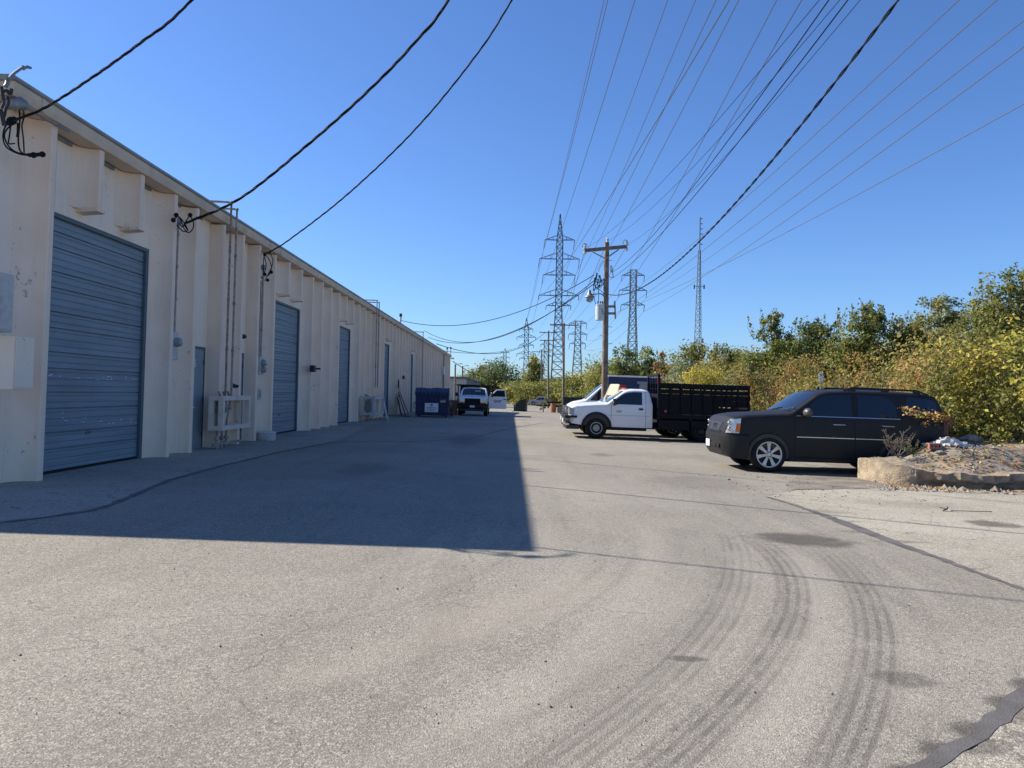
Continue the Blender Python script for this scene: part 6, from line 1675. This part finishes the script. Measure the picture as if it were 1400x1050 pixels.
# white van top behind the work truck
Yv = 120.; a = atY(671, 540, Yv); o = thing('white_van', 'white van roof showing past the open truck door', 'van', ground_loc(a.x+.8, Yv)); B = MB()
B.prism([(-.9,.3),(.9,.3),(.95,1.4),(.78,2.25),(-.78,2.25),(-.95,1.4)], 'y', 0, 4.8); B.build('body', 'white', o, bevel=.12); B = MB(); B.box(-.75, .75, -.02, .01, 1.35, 1.95); B.build('windshield', 'glass2', o)
B = MB(); B.ball((0, 2.5, 2.3), .35, 8, .5); B.build('roof_vent', 'whitep', o, smooth=True)
for sg in (-1, 1): 
    B = MB(); B.cyl((sg*.95-.1, .8, .35), (sg*.95+.1, .8, .35), .35, n=14); B.build('wheel', 'black', o)
Yv = 170.; a = atY(697, 527, Yv); o = thing('satellite_dish', 'small white dish on a post above the yellow bush', 'dish', (a.x, Yv, gz(a.x, Yv))); h_ = a.z-gz(a.x, Yv)
B = MB(); B.lathe([(.1,.25),(.35,.16),(.6,-.05),(.62,-.1),(.5,-.02),(.1,.15)], (0, -.2, h_), 'y', 14); B.build('dish', 'whitep', o, smooth=True); B = MB(); B.tube([(0,0,0),(0,0,h_)], .06, 6); B.build('post', 'pipe', o)
#SPLIT
# ------------------------------------------------------------------ vegetation
def at_ground(px, Y, off=0.):
    p = atY(px, 540, Y); return (p.x, Y, (bank_z(p.x, Y) if p.x > 11.0 else gz(p.x, Y))+off)
def top_h(px, py, Y): 
    b = at_ground(px, Y); return atY(px, py, Y).z-b[2]
# thicket: one continuous mass of brush over the bank (stuff)
def thicket():
    R = np.random.RandomState(11); Vs = []; Cs = []
    cells = []
    y = 22.5
    while y < 175:
        stp = 1.5+y*.014; x = 12.0 + .5*math.sin(y*.11) + (0 if y > 24 else 1.2)
        xmax = min(13+26, .74*y+8)
        while x < xmax:
            cells.append((x+R.uniform(-.6,.6)*stp*.5, y+R.uniform(-.6,.6)*stp*.5, stp)); x += stp*.95
        y += stp
    for (x, y, st) in cells:
        rad = st*R.uniform(.62, .95); depth_in = x-12
        hgt = R.uniform(1.6, 2.9)*(1 if depth_in > 2 else .8) ; hgt *= .9+.004*min(y,100)
        zb = bank_z(x, y); nl = int(R.uniform(330, 480)*(1.5 if y < 34 else 1) * (1.0 if depth_in < 12 else .6))
        ls = .055+.0028*y
        kk = R.choice(['olive','mixed','autumn','mixed','green','olive','yellow','silver'], p=[.2,.22,.15,.13,.12,.1,.04,.04])
        if y < 62 and depth_in < 9 and R.rand() < .5: kk = R.choice(['autumn','autumn','mixed','orange'], p=[.4,.2,.3,.1])
        zf = R.uniform(.0, 1, nl)
        P = np.zeros((nl, 3)); ncl = 9
        cx = R.normal(0, .5, (ncl, 2))*rad; cz = R.uniform(.15, 1, ncl)*hgt; ci = R.randint(0, ncl, nl)
        P[:, :2] = cx[ci]+R.normal(0, .22*rad, (nl, 2)); P[:, 2] = np.clip(cz[ci]+R.normal(0, .10*hgt, nl), -.1, hgt*1.15)
        P += np.array([x, y, zb])
        pc = np.array(PAL[kk]); ccol = pc[R.randint(0, len(pc), ncl)]*R.uniform(.8, 1.2, (ncl, 1)); cols = ccol[ci]*.6+pc[R.randint(0, len(pc), nl)]*.4
        if R.rand() < .10 and y < 70: m = ci == 0; o_ = np.array(PAL['orange']); cols[m] = o_[R.randint(0, len(o_), m.sum())]*.8
        V, C = leaves(P, cols, ls, aspect=.6, up=.3); Vs.append(V); Cs.append(C)
    B = MB()
    for (x, y, st) in cells:
        if y > 75: continue
        for k in range(3 if y < 45 else 1):
            a = Vector((x+R.uniform(-.8, .8), y+R.uniform(-.8, .8), bank_z(x, y))); e = Vector((R.uniform(-1.3, 1.3), R.uniform(-.8, .8), R.uniform(1.4, 2.9)))
            B.tube([a, a+e*.5+Vector((R.uniform(-.15, .15), 0, 0)), a+e], [.016, .012, .006], 4, caps=False)
    st_ = B.build('thicket_stems', 'deadtwig'); tag(st_, 'thin bare stems poking through the brush on the bank', 'stems', kind='stuff')
    o = leaf_object('thicket', np.concatenate(Vs), np.concatenate(Cs)); tag(o, 'continuous autumn brush and undergrowth covering the bank on the right', 'brush', kind='stuff')
    print('thicket leaves', sum(len(v) for v in Vs)//4)
thicket()
# named trees and shrubs:  (name, label, px, Y, top_py, width m, palette, shape, leaves, leafsize, blobs, extra)
def veg(name, label, cat, px, Y, py, w, pal, shape='round', n=4000, ls=.12, blobs=10, **k):
    b = at_ground(px, Y); h = top_h(px, py, Y); return plant(name, label, cat, b, h, w, pal, n, ls, blobs, shape=shape, **k)
veg('bushy_tree', 'round green tree rising from the brush above the gap between stake truck and SUV', 'tree', 1055, 44, 428, 4.8, ['green','olive','green'], 'cone', 10500, .17, 16, twigs=8)
veg('bushy_tree', 'small dark green tree between the two taller trees on the bank', 'tree', 1112, 46, 436, 3.6, ['dark','green'], 'round', 4500, .16, 9, twigs=4)
veg('bushy_tree', 'tall loose green tree with upright leafy shoots behind the SUV', 'tree', 1180, 40, 418, 4.6, ['green','olive'], 'cone', 11500, .15, 17, twigs=16)
veg('young_tree', 'dark leafy young tree just left of the tall loose one', 'tree', 1140, 43, 438, 3.0, ['dark','green'], 'cone', 3500, .15, 8, twigs=5)
veg('palm_tuft_tree', 'feathery grey-green tree on the skyline of the bank', 'tree', 1293, 38, 408, 2.6, ['silver','olive'], 'spread', 4000, .16, 8)
veg('skyline_shrub', 'olive shrub on the skyline right of the tall loose tree', 'shrub', 1245, 40, 434, 3.6, ['olive','silver'], 'round', 4200, .15, 8)
veg('skyline_shrub', 'yellow-green shrub on the skyline left of the near bush', 'shrub', 1335, 34, 420, 3.4, ['olive','yellow','green'], 'round', 5000, .13, 8, twigs=5)
veg('dark_tree', 'rounded dark green tree directly right of the transformer pole', 'tree', 866, 86, 474, 7.0, ['green','dark','olive'], 'round', 6000, .28, 11)
veg('dark_tree', 'narrow dark tree between the rounded tree and the pink-tipped shrub', 'tree', 890, 80, 480, 3.6, ['dark','green'], 'column', 3200, .26, 8)
veg('red_tipped_shrub', 'sparse shrub with dark red leaves on the skyline', 'shrub', 907, 70, 482, 3.0, ['olive','green'], 'round', 1700, .2, 7, accents=('red', .35), twigs=6)
veg('silver_shrub', 'silvery green feathery shrub in front of the radio mast', 'shrub', 946, 66, 468, 5.0, ['silver','silver','olive'], 'round', 5200, .2, 9, twigs=9)
veg('olive_shrub', 'olive shrub with twiggy top right of the radio mast', 'shrub', 985, 60, 474, 5.0, ['olive','mixed'], 'round', 5200, .19, 9, twigs=9)
veg('yellow_shrub', 'yellow-green shrub behind the stake bed', 'shrub', 960, 50, 502, 4.0, ['yellow','olive','yellow'], 'round', 4500, .14, 8)
veg('orange_shrub', 'orange-brown shrub just left of the SUV windshield', 'shrub', 1030, 36, 497, 3.2, ['autumn','orange','mixed'], 'round', 5000, .10, 9)
veg('dusty_shrub', 'dusty pink-orange shrub patch behind the SUV rear window', 'shrub', 1275, 26, 495, 2.6, ['autumn','orange','mixed'], 'round', 6000, .075, 9)
veg('red_flecked_shrub', 'shrub with red-orange flecks above the SUV hood', 'shrub', 1090, 38, 490, 3.4, ['autumn','mixed'], 'round', 5000, .10, 9, accents=('red', .10))
veg('hedge_shrub', 'rounded green-gold shrub left of the transformer pole', 'shrub', 812, 100, 494, 8., ['olive','green','yellow'], 'round', 6500, .3, 12)
veg('hedge_shrub', 'low gold-green shrub at the left tip of the bank', 'shrub', 784, 118, 513, 6., ['olive','yellow'], 'round', 3500, .33, 9)
# near right bush: several stems of big yellow-green leaves
veg('yellow_bush', 'large yellow-leaved bush overhanging the dirt mound at the right edge', 'bush', 1372, 18.8, 455, 4.4, ['olive','yellow','mixed','yellow','green'], 'spread', 9500, .115, 18, trunk_h=.25)
veg('green_bush', 'tall green bush with bare red-tipped shoots at the top right edge', 'bush', 1402, 22.0, 372, 3.2, ['green','olive','green'], 'round', 10000, .11, 15, twigs=22)
veg('yellow_bush', 'low yellow-green bush trailing toward the white sheeting', 'bush', 1326, 18.9, 520, 3.0, ['olive','yellow','mixed'], 'spread', 6000, .10, 14, trunk_h=.1)
veg('yellow_bush', 'mid-height golden bush behind the SUV tail', 'bush', 1318, 23.5, 470, 3.4, ['olive','yellow','autumn'], 'round', 8000, .11, 13, trunk_h=.2)
# orange-leaved branch reaching in front of the SUV's rear quarter
tip = atY(1240, 566, 17.0); b0 = atY(1325, 594, 18.3)
o = thing('orange_branch', 'orange-leaved branch reaching across the SUV rear window', 'branch', b0); B = MB(); P = []; R = random.Random(12); D = tip-b0
for k in range(5):
    e = D*R.uniform(.55, 1.0) + Vector((R.uniform(-.25,.1), R.uniform(-.2,.2), R.uniform(-.15,.22))); smooth_tube(B, [Vector((0,0,0)), e*.5+Vector((0,0,.10)), e], .008, 5)
    for j in range(85): t = R.uniform(.45, 1.02); P.append(tuple(e*t+Vector((0,0,.10*math.sin(PI*t)))+Vector((R.gauss(0,.07), R.gauss(0,.07), R.gauss(0,.055)))))
B.build('stem', 'bark', o); V, C = leaves(np.array(P), pick(None, ['orange','orange','yellow'], len(P)), .07); leaf_object('foliage', V, C, o)
# far trees
veg('vine_covered_tree', 'tall vine-covered tree left of the thin distant pole', 'tree', 733, 190, 486, 10., ['olive','green','yellow'], 'cone', 9000, .5, 20, trunk_h=1.)
veg('far_tree', 'broad dark green tree under the faint pylons', 'tree', 686, 230, 497, 17., ['dark','green','dark'], 'round', 7000, .6, 14)
veg('far_tree', 'narrow yellow-green tree past the street lamps', 'tree', 658, 250, 499, 9., ['olive','green'], 'column', 4000, .6, 10)
veg('far_tree', 'pale low tree between the street lamps', 'tree', 637, 260, 508, 10., ['olive','silver'], 'round', 2500, .6, 8)
veg('yellow_shrub', 'bright yellow bush past the open truck door', 'shrub', 692, 138, 531, 2.6, ['yellow','yellow'], 'round', 2200, .3, 7)
veg('vine_covered_tree', 'low shrubby tree at the foot of the tallest pylon', 'tree', 757, 175, 522, 9., ['olive','autumn'], 'round', 3500, .45, 9)
# far hedge masses
def far_mass(name, label, x0, x1, Y, py0, py1, n, ls, keys, seed):
    """x0..x1 pixels at depth Y, top between py0 and py1"""
    R = np.random.RandomState(seed); Ps = []; Cs = []
    for k in range(n):
        t = R.rand(); px = x0+(x1-x0)*t; yy = Y*R.uniform(.9, 1.25); c = atY(px, py0+(py1-py0)*t+R.uniform(0, 7), yy); zb = gz(c.x, yy) if c.x < 11 else bank_z(c.x, yy)
        h = max(1., c.z-zb); m = 260; r_ = h*R.uniform(.35, .6)
        z = np.abs(R.normal(0, .5, m)); P = np.stack([c.x+R.normal(0, r_*.7, m), yy+R.normal(0, r_*.7, m), zb+h*(1-np.clip(z, 0, 1))], 1); Ps.append(P)
        pc = np.array(PAL[keys[R.randint(len(keys))]]); Cs.append(pc[R.randint(0, len(pc), m)]*R.uniform(.8, 1.2))
    V, C = leaves(np.concatenate(Ps), np.concatenate(Cs), ls); o = leaf_object(name, V, C); tag(o, label, 'hedge', kind='stuff')
far_mass('far_hedge', 'overgrown hedge along the far side of the sunlit yard', 700, 790, 165., 520, 524, 70, .5, ['olive','olive','green','mixed'], 3)
far_mass('far_woodland', 'distant treeline closing the end of the lane', 610, 800, 330., 520, 516, 110, 1.0, ['dark','green','olive'], 4)
far_mass('horizon_woods', 'thin band of woods on the horizon', 590, 760, 700., 521, 519, 90, 2.2, ['dark','green'], 5)
# weeds in the yard by the trailer
for (px, Y, py, w_, lab) in ((743, 98.6, 545, 1.6, 'spiky green weed beside the trailer post'),):
    veg('yard_weed', lab, 'weed', px, Y, py, w_, ['green','olive'], 'round', 900, .16, 6)
# ------------------------------------------------------------------ camera, sky, sun
cam = bpy.data.cameras.new('camera'); co = bpy.data.objects.new('camera', cam); COL.objects.link(co); S.camera = co
cam.sensor_width = 36; cam.sensor_fit = 'HORIZONTAL'; cam.lens = 36*F/1400; cam.clip_start = .05; cam.clip_end = 9000
cam.shift_x = -SX/1400; cam.shift_y = SY/1400
Mx = Matrix((( _R.x, _U.x, -_Fw.x), (_R.y, _U.y, -_Fw.y), (_R.z, _U.z, -_Fw.z))).to_4x4(); Mx.translation = CAM; co.matrix_world = Mx
to_sun = Vector((-7.42, 2.85, 6.05)).normalized(); el = math.asin(to_sun.z); az = math.atan2(to_sun.x, to_sun.y)   # compass: 0 = +Y, clockwise
sl = bpy.data.lights.new('sun', 'SUN'); sl.energy = 5.0; sl.angle = math.radians(.53); sl.color = (1., .92, .80)
so = bpy.data.objects.new('sun', sl); COL.objects.link(so); so.rotation_euler = (-to_sun).to_track_quat('-Z', 'Y').to_euler(); so.location = (-30, 10, 40)
W = bpy.data.worlds.new('World'); S.world = W; W.use_nodes = True; nt = W.node_tree
sky = nt.nodes.new('ShaderNodeTexSky'); sky.sky_type = 'NISHITA'; sky.sun_disc = False; sky.sun_elevation = el; sky.sun_rotation = az
sky.air_density = 1.0; sky.dust_density = .35; sky.ozone_density = 2.5; sky.altitude = 150
bg = nt.nodes['Background']; bg.inputs['Strength'].default_value = .098
tn = nt.nodes.new('ShaderNodeMix'); tn.data_type = 'RGBA'; tn.blend_type = 'MULTIPLY'; tn.inputs[0].default_value = 1
tn.inputs[7].default_value = (.49, .68, .99, 1); nt.links.new(sky.outputs[0], tn.inputs[6]); nt.links.new(tn.outputs[2], bg.inputs['Color'])
S.view_settings.view_transform = 'Standard'; S.view_settings.look = 'None'; S.view_settings.exposure = .80; S.view_settings.gamma = 1
S.render.engine = 'CYCLES'; S.cycles.max_bounces = 5; S.cycles.transparent_max_bounces = 4

# ------------------------------------------------------------------ repeats share a group; separate pieces become separate parts
GR = {'power line': 'conductors strung between the pylons', 'cable': 'cables between poles and building', 'utility pole': 'wooden utility poles', 'street lamp': 'street lamps past the warehouse', 'pylon': 'lattice pylons along the corridor', 'board': 'boards leaned about the yard', 'dumpster': 'dumpsters in the lane', 'tree': 'trees on the bank and down the corridor', 'shrub': 'shrubs on the bank', 'bush': 'bushes over the dirt mound', 'truck': 'trucks parked in the lane', 'pipe': 'pipes up the facade', 'electric meter': 'electric meters on the facade', 'gas meter': 'gas meters on the facade', 'lamp': 'lamps on the facade', 'electrical box': 'electrical boxes on the facade', 'crate': 'crates behind the dumpster', 'vent': 'vents on the roof', 'stone': 'rubble on the mound'}
for o in list(S.objects):
    c = o.get('category')
    if c in GR and not o.get('group') and o.parent is None: o['group'] = GR[c]
def split_loose(o):
    bm = bmesh.new(); bm.from_mesh(o.data); bm.faces.ensure_lookup_table(); seen = set(); isl = []
    for f in bm.faces:
        if f.index in seen: continue
        st = [f]; seen.add(f.index); cur = []
        while st:
            g = st.pop(); cur.append(g.index)
            for v in g.verts:
                for h in v.link_faces:
                    if h.index not in seen: seen.add(h.index); st.append(h)
        isl.append(cur)
    bm.free()
    if len(isl) < 2: return
    me = o.data; polys = me.polygons
    for k, fs in enumerate(isl):
        idx = {}; v = []; f = []
        for fi_ in fs:
            q = []
            for vi in polys[fi_].vertices:
                if vi not in idx: idx[vi] = len(v); v.append(me.vertices[vi].co[:])
                q.append(idx[vi])
            f.append(q)
        nm = bpy.data.meshes.new(me.name); nm.from_pydata(v, [], f); nm.materials.append(me.materials[0]); nm.update()
        n = o if k == 0 else o.copy()
        if k: COL.objects.link(n); n.parent = o.parent
        n.data = nm
SPL = {'soffit_vent', 'panel_joint', 'fascia_joint', 'coupling', 'insulator', 'arch_lip', 'tail_light', 'stake', 'brace', 'pole_step', 'clamp', 'roof_marker_lamp', 'air_intake', 'wiper', 'hinge', 'grille_bar', 'skid', 'chassis_rail', 'panel_antenna', 'core_hole', 'roof_rack', 'door_gap', 'bushing', 'handle', 'post', 'headlight_bulb'}
for o in list(S.objects):
    if o.type == 'MESH' and o.name.split('.')[0] in SPL and not o.children: split_loose(o)
bad = [o.name for o in S.objects if o.get('label') and not 4 <= len(o['label'].split()) <= 16]
if bad: print('LABEL LENGTH', bad)
